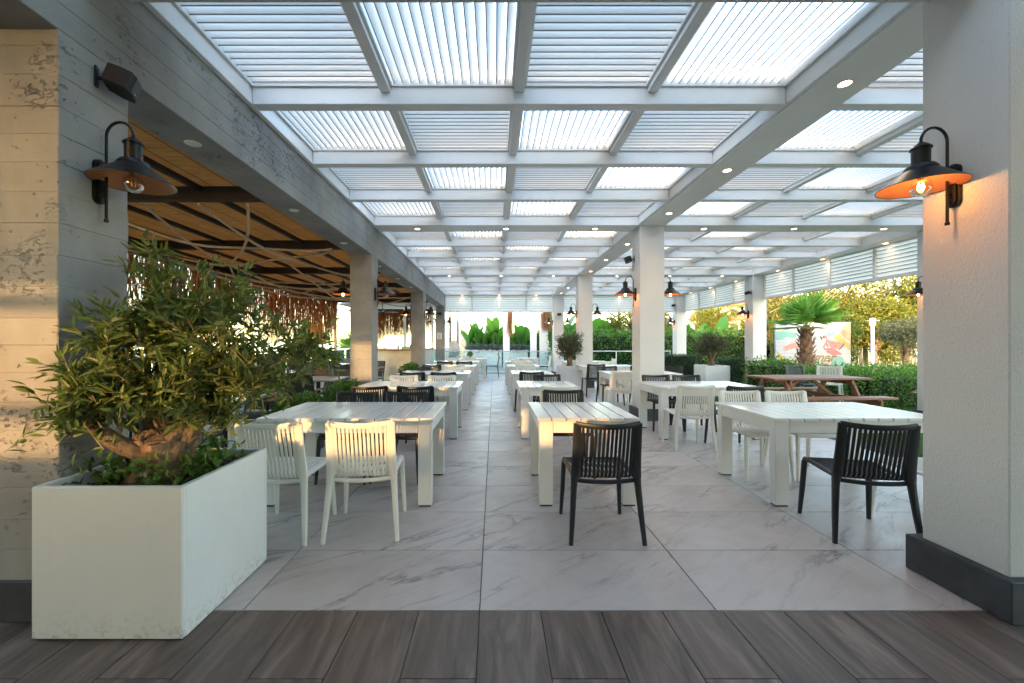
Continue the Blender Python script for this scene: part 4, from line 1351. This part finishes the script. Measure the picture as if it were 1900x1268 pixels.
# bar canopy
t = T('bar_canopy', 'white canvas canopy over the bar with posts', 'canopy', (-4, 18, 0))
P('canopy_sheet', MB().prism([(-6.2, 2.86), (-4.3, 3.02), (-2.55, 2.90), (-2.55, 2.93), (-4.3, 3.05), (-6.2, 2.89)], 1, 15.9, 20.6), 'canvas', t)
for x, y in ((-3.72, 17.0), (-2.62, 17.3), (-6.1, 20.5)):
    P('post', MB().box(x - .05, x + .05, y - .05, y + .05, 0, 2.88, .004), 'whitesteel', t)
P('tie_beam', MB().box(-6.1, -2.56, 17.06, 17.14, 2.66, 2.76, .003), 'roofbeam', t)
P('brace', MB().sweep([(-2.95, 18.0, 2.72), (-2.55, 18.0, 2.3)], .03, .05, (0, 1, 0), 4, 1), 'roofbeam', t)
t = T('ceiling_fan', 'small ceiling fan hanging under the bar canopy', 'fan', (-4.45, 16.2, 2.6))
P('rod', MB().tube([(-4.45, 16.2, 2.62), (-4.45, 16.2, 3.0)], .015, 8), 'black', t)
P('motor', MB().lathe([(.02, .06), (.09, .04), (.1, -.02), (.05, -.06), (.001, -.06)], (-4.45, 16.2, 2.58), 16), 'black', t, smooth=True)
for k in range(4):
    a = R(20 + 90 * k)
    P('blade', MB().sweep([(-4.45 + .1 * math.cos(a), 16.2 + .1 * math.sin(a), 2.575), (-4.45 + .62 * math.cos(a), 16.2 + .62 * math.sin(a), 2.575)], .055, .006, (-math.sin(a), math.cos(a), .15), 4, 1), 'canvas', t)
# notice on the fourth pillar
t = T('notice_sign', 'small white notice on the fourth concrete pillar', 'sign', (-2.31, 17.27, 1.6))
P('board', MB().box(-2.42, -2.22, 17.262, 17.274, 1.50, 1.78, .002), 'paper', t)
for k, (w, z) in enumerate(((.13, 1.735), (.09, 1.66), (.09, 1.635), (.06, 1.61), (.10, 1.56), (.10, 1.545))):
    P('print', MB().box(-2.32 - w / 2, -2.32 + w / 2, 17.2595, 17.2605, z, z + .012), 'ink', t)

# ------------------------------------------------------------------ beyond the railing
t = T('back_wall', 'grey wall with a black-framed window beyond the railing', 'wall', (-2.0, 22, 0))
P('wall', MB().box(-2.5, -1.95, 22.4, 22.75, 0, 1.38).box(-2.5, -2.42, 22.4, 22.75, 1.38, 3.1).box(-2.02, -1.95, 22.4, 22.75, 1.38, 3.1), 'concrete', t)
wf = P('window_frame', MB().box(-2.415, -2.37, 22.42, 22.5, 1.385, 3.1).box(-2.07, -2.025, 22.42, 22.5, 1.385, 3.1).box(-2.24, -2.20, 22.42, 22.5, 1.385, 3.1).box(-2.369, -2.071, 22.425, 22.495, 1.386, 1.43), 'black', t)
P('pane', MB().box(-2.365, -2.245, 22.455, 22.465, 1.43, 3.1), 'clearglass', wf); P('pane', MB().box(-2.195, -2.075, 22.455, 22.465, 1.43, 3.1), 'clearglass', wf)
t = T('concrete_pillar', 'far tan pillar beyond the railing, left of the banana plants', 'pillar', (-2.0, 27, 0), 'concrete pillars')
P('shaft', course_shaft(-2.22, -1.82, 27.0, 27.4, 0.0, 3.1, 33), 'concrete', t)
def slim(x0, x1, y, lab, h=3.05):
    solo('slim_column', MB().box(x0, x1, y, y + .35, -.05, h, .006), 'smooth_stucco', lab, 'column', (x0, y, -.05))
slim(.50, .86, 22.6, 'slim white column between the banana planters')
slim(2.02, 2.36, 22.6, 'slim white column just left of the far white pillar')
solo('door_frame_beam', MB().box(-1.80, 2.5, 22.62, 22.9, 3.06, 3.2, .004), 'aluminium', 'thin white beam over the banana planters beyond the railing', 'beam', (0, 22.7, 3.06))
rng = np.random.default_rng(77)
def banana_leaf(base, az, lean, Ln, W, seed):
    rg = random.Random(seed); mb = MB()
    d = Vector((math.cos(az), math.sin(az), 0)); s_ = Vector((-math.sin(az), math.cos(az), 0)); up = Vector((0, 0, 1))
    k = 10; v = []; 
    pp = Vector(base); ang = lean
    for i in range(k + 1):
        u = i / k
        w = W * (math.sin(math.pi * min(1, u * .92 + .06)) ** .6) * (1 if u < .97 else .3)
        fold = .35 * w
        edge = .04 * W * math.sin(i * 2.3 + seed)
        v += [pp - s_ * (w + edge) + up * fold, pp, pp + s_ * (w - edge) + up * fold]
        ang = lean - u * u * 1.1 * (1 - lean / 2)
        pp = pp + (d * math.cos(ang) + up * math.sin(ang)) * (Ln / k)
    f = []
    for i in range(k):
        a = i * 3
        f += [(a, a + 1, a + 4, a + 3), (a + 1, a + 2, a + 5, a + 4)]
    mb.add(v, f)
    return mb
def banana(x, y, z, nl, h, lab, seed):
    t = T('banana_plant', lab, 'plant', (x, y, z), 'banana plants')
    rg = random.Random(seed)
    P('stem', MB().tube([(x, y, z), (x + .02, y, z + h * .45)], .05, 8), 'fresh', t)
    for k in range(nl):
        az = k * 2.4 + rg.random(); ln = R(rg.uniform(52, 84)); L_ = h * rg.uniform(.6, 1.0)
        b = (x + .03 * math.cos(az), y + .03 * math.sin(az), z + h * rg.uniform(.18, .4))
        P('leaf', banana_leaf(b, az, ln, L_, h * rg.uniform(.14, .21), seed * 9 + k), 'banana', t, smooth=True)
for i, (x0, x1, lab) in enumerate(((-1.75, .45, 'left long planter box of banana plants beyond the railing'), (.95, 2.0, 'short planter box of banana plants right of the slim column'))):
    t = T('planter_box', lab, 'planter', ((x0 + x1) / 2, 24.6, -.05))
    P('box', MB().box(x0, x1, 24.3, 25.0, -.05, .93, .01), 'planter', t)
    P('soil', MB().box(x0 + .04, x1 - .04, 24.34, 24.96, .925, .94), 'soil', t)
bl = [(-1.5, 24.7, 1.25), (-1.05, 24.6, 1.35), (-.55, 24.7, 1.45), (-.05, 24.6, 1.75), (.3, 24.7, 1.2), (1.15, 24.7, 1.2), (1.5, 24.6, 1.45), (1.85, 24.7, 1.2)]
for i, (x, y, h) in enumerate(bl):
    banana(x, y, .93, 6, h, 'large-leaved banana plant, %s from left in the far planter boxes' % OW[i], i + 3)
mb = MB()
t = T('spiky_plants', 'blue-grey spiky leaves at the foot of the banana plants', 'plants', (-.5, 24.4, .93), kind='stuff')
pp_ = np.stack([-1.6 + 3.6 * rng.random(900), 24.36 + .2 * rng.random(900), np.full(900, .94)], 1)
v, f = leaf_geo(pp_, rng.normal(size=(900, 3)) * np.array([.8, .5, .3]) + np.array([0, -.1, .5]), .42, .05, rng, .2, .35)
link('leaves', fast_mesh('leaves', v - np.array([-.5, 24.4, .93]), f, 'agave'), t)

# hedge wall behind the right bay
def hedge(name, lab, x0, x1, y0, y1, h, n, Ln, Wd, mat, seed, faces=('f', 't', 'l', 'r'), jag=.06, z0=-.04):
    t = T(name, lab, 'hedge', ((x0 + x1) / 2, (y0 + y1) / 2, z0))
    P('core', MB().box(x0 + .06, x1 - .06, y0 + .06, y1 - .06, z0, h - .08), 'hedge_core', t)
    box_leaves('foliage', np.random.default_rng(seed), x0, x1, y0, y1, z0 + .02, h, n, Ln, Wd, mat, t, jag, faces)
hedge('hedge', 'tall clipped green hedge wall behind the right bay railing', 3.2, 17.5, 21.5, 22.6, 1.75, 15000, .12, .07, 'hedge', 91, ('f', 't', 'l'), .12)
hedge('hedge', 'dark green hedge behind the far end of the aisle', 1.9, 3.15, 26.5, 27.2, 1.9, 2200, .13, .07, 'hedge', 95, ('f', 't'), .12)
for i, (x, y, h, z) in enumerate(((3.7, 23.4, 1.5, 1.3), (4.6, 23.5, 1.1, 1.4), (5.6, 23.4, 1.2, 1.4), (6.6, 23.5, 1.1, 1.4), (10.6, 23.4, .75, 1.3), (11.8, 23.5, .7, 1.4), (12.9, 23.4, .9, 1.3))):
    banana(x, y, z - 1.4, 8, h + 1.35, 'banana plant rising behind the hedge wall, %s from left' % OW[i], 30 + i)
hedge('hedge', 'mid-green planting behind the banana planter boxes', -1.78, 1.88, 25.7, 26.4, 1.62, 5000, .13, .08, 'hedge', 96, ('f', 't'), .14)
# low hedge beyond the picnic table
hedge('hedge', 'low clipped hedge beside the outer pillar, left behind the picnic table', 7.0, 7.95, 10.55, 11.4, .80, 2600, .06, .035, 'hedge', 92, ('f', 't', 'l', 'r'), .06)
hedge('hedge', 'lowest clipped hedge strip directly below the billboard and palm', 7.97, 9.47, 10.6, 11.35, .56, 3400, .06, .035, 'hedge', 97, ('f', 't', 'r'), .06)
hedge('hedge', 'low leafy hedge at the right edge of the lawn', 8.05, 12.5, 8.75, 9.4, .64, 7500, .055, .032, 'hedge', 93, ('f', 't', 'l'), .07)
hedge('hedge', 'long low hedge in front of the lamp post', 9.5, 20.0, 11.5, 12.6, .54, 9000, .07, .04, 'hedge', 94, ('f', 't', 'l'), .08)

# fan palm
def fan_frond(base, az, el, pet, rad, seed, nseg=26):
    rg = random.Random(seed); mb = MB()
    d = Vector((math.cos(az) * math.cos(el), math.sin(az) * math.cos(el), math.sin(el)))
    s_ = Vector((-math.sin(az), math.cos(az), 0)); u = d.cross(s_) * -1
    hub = Vector(base) + d * pet
    mb.sweep([base, Vector(base) + d * pet * .5 + u * .01, hub], [.016, .012, .01], [.01, .008, .006], s_, 4, 1.0)
    span = R(210)
    for k in range(nseg):
        a = -span / 2 + span * k / (nseg - 1)
        dd_ = (d * math.cos(a) + s_ * math.sin(a)).normalized(); ss = (s_ * math.cos(a) - d * math.sin(a))
        r = rad * (0.72 + .28 * math.cos(a * .8)) * rg.uniform(.93, 1.04)
        w = .56 * r * span / nseg * .5
        fold = .018
        drop = rg.uniform(.0, .09) * rad
        p1 = hub + dd_ * r * .46; p2 = hub + dd_ * r - Vector((0, 0, drop))
        v = [hub, p1 - ss * w - u * fold, p1 + u * fold, p1 + ss * w - u * fold, p2]
        mb.add(v, [(0, 1, 2), (0, 2, 3), (1, 4, 2), (2, 4, 3)])
    return mb
def palm(x, y, z0, h, r0, rad, nf, lab, mat, seed, mats=None):
    rg = random.Random(seed)
    t = T('fan_palm', lab, 'palm tree', (x, y, z0))
    tk = MB()
    tk.lathe([(r0 * 1.5, 0), (r0 * 1.35, h * .2), (r0 * 1.0, h * .45), (r0 * .85, h * .75), (r0 * .8, h), (r0 * .3, h + .1)], (x, y, z0), 14)
    trunk = P('trunk', tk, 'palmbark', t, smooth=True)
    st = MB()
    for k in range(90):
        zz = h * (k + .5) / 90; a = k * 2.4; rr_ = r0 * (1.45 - .6 * zz / h)
        c = Vector((x + rr_ * .9 * math.cos(a), y + rr_ * .9 * math.sin(a), z0 + zz)); d = Vector((math.cos(a), math.sin(a), 0)); s_ = Vector((-math.sin(a), math.cos(a), 0))
        l_ = rg.uniform(.06, .13) * (1.5 if zz < h * .35 else 1)
        e = c + d * l_ + Vector((0, 0, l_ * 1.1))
        st.add([c - s_ * .045, c + s_ * .045, e + s_ * .02, e - s_ * .02, c - s_ * .04 + d * .03 - Vector((0, 0, .03)), c + s_ * .04 + d * .03 - Vector((0, 0, .03))], [(0, 1, 2, 3), (4, 3, 2, 5), (0, 3, 4), (1, 5, 2)])
    P('leaf_bases', st, 'palmbark', trunk, kind='stuff')
    for k in range(nf):
        az = k * 2.39996 + rg.uniform(-.2, .2); u_ = k / nf
        if seed == 4 and k % 2: az = R(-90 if k % 4 == 1 else 90) + rg.uniform(-.6, .6)
        el = R(88 - 88 * u_ + rg.uniform(-8, 8))
        P('frond', fan_frond((x, y, z0 + h), az, el, rad * rg.uniform(.35, .55), rad * rg.uniform(.8, 1.0), seed * 50 + k), (mats[k % len(mats)] if mats else mat), t)
palm(9.95, 13.0, -.04, 1.86, .19, .98, 13, 'fan palm with shaggy brown trunk in front of the flamingo billboard', 'palm', 4)
palm(-7.6, 9.4, -.3, 1.7, .16, .9, 18, 'yellowing fan palm outside the terrace railing behind the olive tree', 'palm', 6, ['palm_dry', 'palm', 'palm_dry'])
palm(-8.3, 18.5, -.3, 1.5, .16, .9, 14, 'fan palm outside the terrace beyond the straw fringe', 'palm', 7, ['palm_dry', 'palm'])
palm(-7.3, 21.5, -.3, 1.2, .15, 1.0, 14, 'green fan palm beyond the bar end of the terrace', 'palm', 8)

# flamingo billboard
BX0, BX1, BY, BZ0, BZ1 = 11.05, 14.0, 16.0, .30, 2.16
t = T('billboard', 'large summer billboard with flamingos and watermelon behind the palm', 'billboard', ((BX0 + BX1) / 2, BY, 0))
P('panel', MB().box(BX0, BX1, BY, BY + .08, BZ0, BZ1, .004), 'p_board', t)
for x in (BX0 + .15, BX1 - .15):
    P('post', MB().box(x - .04, x + .04, BY + .081, BY + .16, -.3, BZ1 - .1), 'steel', t)
def bp_(u, v_):   # u,v as fractions of the panel (v downward)
    return (BX0 + (BX1 - BX0) * u, BZ1 - (BZ1 - BZ0) * v_)
LAY = [0]
def art(name, pts, mat, lvl):
    P(name, MB().prism([bp_(*q) for q in pts], 1, BY - .0012 - .0012 * lvl, BY - .0002 - .0012 * lvl), mat, t)
def blob(cx, cy, rx__, ry__, rot=0, n=18):
    ar = (BX1 - BX0) / (BZ1 - BZ0)
    return [(cx + (rx__ * math.cos(a) * math.cos(rot) - ry__ * math.sin(a) * math.sin(rot)), cy + (rx__ * math.cos(a) * math.sin(rot) + ry__ * math.sin(a) * math.cos(rot)) * ar) for a in [2 * math.pi * k / n for k in range(n)]]
art('printed_leaf', [(.004, .20), (.10, .19), (.27, .23), (.285, .30), (.24, .33), (.14, .31), (.08, .37), (.004, .38)], 'p_teal', 0)
art('printed_leaf', [(.67, .23), (.80, .21), (.79, .27), (.73, .32), (.68, .29)], 'p_teal', 0)
art('printed_leaf', [(.73, .99), (.74, .80), (.80, .68), (.90, .76), (.91, .82), (.98, .93), (.995, .99)], 'p_teal', 0)
art('printed_leaf', [(.56, .99), (.60, .93), (.68, .95), (.71, .99)], 'p_teal', 0)
art('printed_shape', [(.85, .22), (.95, .01), (.996, .01), (.996, .42), (.93, .36)], 'p_peach', 0)
art('printed_shape', [(.76, .33), (.85, .235), (.92, .37), (.995, .47), (.995, .60), (.92, .51)], 'p_yellow', 1)
art('printed_shape', [(.004, .60), (.09, .70), (.17, .80), (.20, .90), (.10, .90), (.03, .76)], 'p_yellow', 0)
art('printed_shape', [(.004, .75), (.05, .85), (.09, .90), (.14, .99), (.004, .99)], 'p_grey', 0)
art('printed_wing', [(.09, .55), (.19, .46), (.29, .42), (.33, .44), (.33, .54), (.22, .56), (.10, .62), (.13, .565)], 'p_rose', 0)
art('watermelon', [(.68, .37), (.90, .44), (.885, .50), (.85, .555), (.80, .57), (.74, .55), (.70, .47)], 'p_rose', 2)
art('watermelon_rind', [(.905, .44), (.915, .445), (.895, .52), (.85, .58), (.83, .585), (.885, .51)], 'p_navy', 3)
art('watermelon_rind', [(.665, .41), (.672, .41), (.685, .47), (.70, .52), (.69, .525), (.672, .47)], 'p_navy', 3)
for k in range(16):
    art('printed_seed', blob(.72 + .11 * random.random() + .02, .44 + .09 * random.random(), .0035, .0045, 0, 6), 'p_navy', 4)
neck = [(.665, .32), (.675, .37), (.665, .43), (.637, .49), (.63, .54), (.645, .585), (.69, .60)]
ne = [(a + .016, b + .004) for a, b in neck]
art('flamingo_body', neck + [(.66, .63), (.70, .655), (.755, .70), (.80, .69), (.88, .69), (.885, .675), (.82, .60), (.755, .55), (.70, .545)] + [(.66, .56), (.648, .53), (.66, .49), (.685, .43), (.692, .37), (.685, .325)], 'p_pink', 5)
art('flamingo_head', blob(.655, .31, .028, .022), 'p_pink', 6)
art('flamingo_glasses', blob(.598, .315, .016, .011), 'p_navy', 7); art('flamingo_glasses', blob(.637, .315, .016, .011), 'p_navy', 7)
art('flamingo_beak', [(.60, .33), (.625, .33), (.612, .375), (.603, .385)], 'p_navy', 8)
art('flamingo_leg', [(.77, .70), (.778, .70), (.758, .99), (.752, .99)], 'p_rose', 5)
art('flamingo_leg', [(.79, .69), (.798, .69), (.836, .80), (.832, .81)], 'p_rose', 5)
art('flamingo_leg', [(.832, .80), (.838, .81), (.757, .97), (.752, .965)], 'p_rose', 6)
art('small_melon', blob(.69, .90, .05, .022, .45), 'p_rose', 1)
for i in range(28):
    for j in range(9):
        u = .02 + .035 * i + (.0175 if j % 2 else 0); w_ = .36 + .075 * j
        if u > .985 or (.30 < u < .60 and .5 < w_ < .9): continue
        if (.62 < u < .94 and .30 < w_ < .72) or (.73 < u and w_ > .68 and random.random() < .6): continue
        art('printed_dot', blob(u, w_, .0042, .0042, 0, 6), 'p_navy', 0)
def text(body, size, x, z, mat, shear=0.0, y=BY - .012, bold=0.0, parent=t):
    cu = bpy.data.curves.new('text', 'FONT'); cu.body = body; cu.size = size; cu.shear = shear; cu.extrude = .001; cu.offset = bold; cu.resolution_u = 3
    tmp = bpy.data.objects.new('text', cu); COL.objects.link(tmp)
    dg = bpy.context.evaluated_depsgraph_get()
    me = bpy.data.meshes.new_from_object(tmp.evaluated_get(dg))
    bpy.data.objects.remove(tmp)
    me.materials.clear(); me.materials.append(MAT[mat])
    o = link('lettering', me, parent, Vector((x, y, z)) - world_loc(parent)); o.rotation_euler = (R(90), 0, 0)
    return o
x, z = bp_(.20, .82)
text('Summer', .50, x + .012, z - .012, 'p_navy', .45, BY - .008, .004)
text('Summer', .50, x, z, 'p_gold', .45, BY - .012, .0)
x, z = bp_(.42, .46); text('ara', .20, x, z, 'p_navy', .4, BY - .008)
x, z = bp_(.40, .525); text('SUITE CITY', .095, x, z, 'p_grey', 0, BY - .008)
art('printed_line', [(.48, .593), (.57, .593), (.57, .600), (.48, .600)], 'p_grey', 0)

# lamp post
t = T('lamp_post', 'white garden lamp post beside the yellow-lit reeds', 'lamp post', (13.0, 14.0, -.04))
P('pole', MB().tube([(13.0, 14, -.04), (13.0, 14, 1.95)], .05, 12), 'whitesteel', t, smooth=True)
P('lantern', MB().lathe([(.05, 1.93), (.085, 1.96), (.085, 2.18), (.02, 2.2)], (13.0, 14, 0), 14), 'whitesteel', t, smooth=True)
P('cap', MB().lathe([(.18, 2.10), (.18, 2.115), (.086, 2.12), (.086, 2.10), (.18, 2.10)], (13.0, 14, 0), 18), 'whitesteel', t)

# trees and reeds on the right
def tree(lab, x, y, z0, trunk_h, tr, ells, n, Ln, Wd, mat, seed, limbs=5, up=.3):
    t = T('tree', lab, 'tree', (x, y, z0), 'garden trees')
    rg = random.Random(seed); mb = MB()
    limb(mb, [(x, y, z0), (x + .05, y, z0 + trunk_h * .5), (x, y, z0 + trunk_h)], tr, tr * .7)
    for e in ells[:limbs + 2]:
        limb(mb, [(x, y, z0 + trunk_h * .9), ((x + e[0]) / 2 + .1, (y + e[1]) / 2, (z0 + trunk_h + e[2]) / 2), (e[0], e[1], e[2] + e[5] * .5)], tr * .5, tr * .1, 6)
    P('trunk', mb, 'bark', t, smooth=True)
    crown_mesh('crown', np.random.default_rng(seed), ells, n, Ln, Wd, mat, t, up, .15)
def clumps(rg, cx, cy, cz, rx__, ry__, rz__, k, s):
    out = []
    for i in range(k):
        d = nrm(rg.normal(size=3)); r = rg.random() ** .5
        out.append((cx + d[0] * rx__ * r, cy + d[1] * ry__ * r, cz + d[2] * rz__ * r, s * rg.uniform(.7, 1.2), s * rg.uniform(.7, 1.2), s * rg.uniform(.6, 1.0), 1))
    return out
rg = np.random.default_rng(8)
tree('grey-green olive tree standing at the right end of the lawn hedge', 14.3, 14.2, -.04, .9, .1, clumps(rg, 14.5, 14.2, 1.75, .8, .6, .75, 14, .38), 6500, .085, .026, 'olive_grey', 5)
tree('yellow-lit leafy tree behind the lamp post', 18.2, 19.5, -.04, 1.0, .12, clumps(rg, 18.2, 19.5, 1.9, 1.6, .8, 1.6, 22, .6), 9000, .13, .07, 'tree_yellow', 6)
tree('bright yellow-green tree rising at the right edge behind the olive', 21.0, 19.8, -.04, 1.4, .14, clumps(rg, 21.0, 19.8, 2.9, 1.5, .8, 1.5, 22, .6), 8000, .13, .07, 'tree_yellow', 9)
tree('green shaded tree below the reeds behind the billboard', 15.2, 18.9, -.04, .7, .1, clumps(rg, 15.4, 18.9, 1.2, 2.2, .5, 1.0, 22, .55), 8000, .12, .06, 'tree_green', 7)
tree('golden feathery tree left of the hotel', 21.5, 40, -.3, 2.0, .2, clumps(rg, 21.3, 40, 4.0, 2.6, 1.4, 1.8, 26, .8), 9000, .20, .08, 'tree_yellow', 10)
tree('green tree behind the hedge between the two middle pillars', 9.6, 25, -.3, 1.5, .15, clumps(rg, 9.6, 25, 2.2, 1.0, .8, 1.2, 16, .55), 6000, .15, .07, 'tree_green', 12)
tree('golden tree far behind the palm crown', 27.0, 41, -.3, 2.0, .2, clumps(rg, 27.0, 41, 3.6, 2.4, 1.3, 2.0, 18, .8), 6000, .22, .08, 'tree_yellow', 13)

def reed_clump(lab, x0, x1, y0, y1, h, ns, seed):
    rg = np.random.default_rng(seed)
    t = T('reed_clump', lab, 'reeds', ((x0 + x1) / 2, (y0 + y1) / 2, -.04), 'tall reeds')
    bx_ = x0 + (x1 - x0) * rg.random(ns); by_ = y0 + (y1 - y0) * rg.random(ns); hh = h * (.6 + .5 * rg.random(ns))
    mb = MB(); P_, D_, Ls = [], [], []
    for i in range(ns):
        lx, ly = rg.normal() * .22, rg.normal() * .15
        pts = [(bx_[i], by_[i], -.04), (bx_[i] + lx * .4, by_[i] + ly * .4, hh[i] * .55), (bx_[i] + lx * 1.6, by_[i] + ly, hh[i])]
        mb.sweep(pts, [.016, .013, .005], [.016, .013, .005], (1, 0, 0), 4, 1)
        for k in range(16):
            u = .3 + .7 * (k + rg.random()) / 16
            q = np.array(pts[0]) * (1 - u) ** 2 + 2 * u * (1 - u) * np.array(pts[1]) + u * u * np.array(pts[2])
            a = rg.random() * 6.28
            P_.append(q); D_.append((math.cos(a) * .8, math.sin(a) * .8, .9)); Ls.append(.45 + .35 * rg.random())
    P('stems', mb, 'reed', t, kind='stuff')
    v, f = leaf_geo(np.array(P_), np.array(D_), np.array(Ls), .045, rg, .1, .45)
    o = link('blades', fast_mesh('blades', v - np.array(world_loc(t)), f, 'reed'), t); o['kind'] = 'stuff'
reed_clump('tall golden reeds behind the billboard left part', 13.2, 16.4, 19.8, 21.0, 4.2, 95, 1)
reed_clump('tall golden reeds behind the billboard right part', 16.5, 20.5, 20.4, 21.4, 5.0, 110, 2)
reed_clump('tall golden reeds at the far right above the olive', 20.6, 24.0, 20.6, 21.6, 5.2, 80, 3)
reed_clump('green reeds rising behind the hedge left of the second white pillar', 6.3, 8.4, 23.0, 23.8, 3.0, 50, 4)
reed_clump('green reeds behind the hedge beside the far outer pillar', 8.6, 9.8, 22.9, 23.6, 3.4, 34, 5)

# hotel far behind
t = T('hotel_building', 'far pale hotel with red tiled roof and balconies', 'building', (40, 70, -.3))
P('wall', MB().box(33, 62, 70, 82, -.3, 7.6), 'facade', t)
P('roof', MB().prism([(32.3, 7.6), (62.7, 7.6), (60, 9.0), (35, 9.0)], 1, 69.2, 82.6), 'rooftile', t)
for fl in range(3):
    z = .6 + 2.5 * fl
    for k in range(9):
        x = 34.2 + 3.1 * k
        w = P('window', MB().box(x, x + 1.5, 69.93, 69.995, z, z + 1.6), 'whitesteel', t)
        P('pane', MB().box(x + .1, x + 1.4, 69.90, 69.925, z + .1, z + 1.5), 'windowglass', w)
    P('balcony', MB().box(33.2, 61.8, 68.9, 69.9, z - .35, z - .2).box(33.2, 61.8, 68.85, 68.9, z - .35, z + .45), 'rooftile', t)
t = T('garden_shed', 'white low house seen through the olive at the right edge', 'building', (22, 24, -.1))
P('wall', MB().box(19.5, 27, 24, 29, -.3, 1.7), 'facade', t)
P('roof', MB().prism([(19.2, 1.7), (27.3, 1.7), (23.2, 2.5)], 1, 23.7, 29.3), 'rooftile', t)

# ground cover and bushes outside the terrace
for i, (x, y, z, r_, mt, lab) in enumerate(((-8.6, 6.2, .1, .9, 'tree_green', 'green bush outside the terrace railing near the olive tree'), (-8.8, 12.5, .0, 1.0, 'tree_yellow', 'yellow-green bush outside the middle of the terrace railing'), (-9.0, 16.5, -.1, .9, 'tree_green', 'green bush outside the far part of the terrace railing'), (-7.4, 24.5, .2, 1.0, 'tree_green', 'green bush beyond the end of the terrace'))):
    tree(lab, x, y, -.3, .3, .06, clumps(rg, x, y, z + .3, r_, r_, .35, 12, .4), 3500, .11, .05, mt, 70 + i)

# ------------------------------------------------------------------ added unseen wall behind the camera, shapes the low sun in the aisle
t = T('added_shade_wall', 'added pale light-blocking wall with sun openings, unseen behind the viewpoint', 'building', (0, -5.5, 0))
def wall_with_holes(x0, x1, z0, z1, y0, y1, holes):
    xs_ = sorted({x0, x1, *[h[0] for h in holes], *[h[1] for h in holes]})
    zs_ = sorted({z0, z1, *[h[2] for h in holes], *[h[3] for h in holes]})
    mb = MB()
    for i in range(len(xs_) - 1):
        for j in range(len(zs_) - 1):
            cx, cz = (xs_[i] + xs_[i + 1]) / 2, (zs_[j] + zs_[j + 1]) / 2
            if any(h[0] < cx < h[1] and h[2] < cz < h[3] for h in holes): continue
            mb.box(xs_[i], xs_[i + 1], y0, y1, zs_[j], zs_[j + 1])
    return mb
YW = -5.5
def hole(x0, x1, y, h0, h1):      # opening that lets the low sun reach x0..x1, h0..h1 at depth y
    dx = (y - YW) * math.tan(R(SUN_AZ)); dz = (y - YW) * math.tan(R(SUN_EL)) / math.cos(R(SUN_AZ))
    return (x0 - dx, x1 - dx, h0 + dz, h1 + dz)
HOLES = [hole(-2.56, -1.25, 1.98, .80, 1.47), hole(-2.56, -2.02, 1.98, 1.60, 1.655), hole(-1.22, -.62, 2.76, .60, .92), hole(.28, .96, 3.34, .52, .75), hole(-2.50, -2.0, 7.05, .72, 1.36), hole(2.1, 2.4, 8.2, .42, .62), hole(-1.8, -.5, 6.3, .55, .80), (-9.9, -8.0, 1.6, 3.4), (-12.4, -10.3, 1.9, 4.0)]
P('wall', wall_with_holes(-13.5, 9.0, -.3, 5.0, YW - .12, YW, HOLES), 'facade', t)  # invented blocker, openings laid out from the wanted sun patches
b0 = hole(-2.56, -1.25, 1.98, 1.0, 1.055)
P('shadow_bar', MB().box(b0[0] + .001, b0[1] - .001, YW - .08, YW - .04, b0[2], b0[3]), 'black', t)  # added to throw the dark band across the sun patch
P('added_shade_roof', MB().box(-7.9, LX0 - .004, YW + .01, 1.3, 3.82, 4.0).box(LX0 - .003, 8.2, YW + .01, 1.3, 3.821, 4.001), 'facade', t)  # unseen roof added to hold back sky light from behind
P('added_side_blocker', MB().box(-7.9, -7.75, YW + .01, 0.2, -.3, 3.815), 'facade', t)  # unseen side piece added against the bright sky at rear left
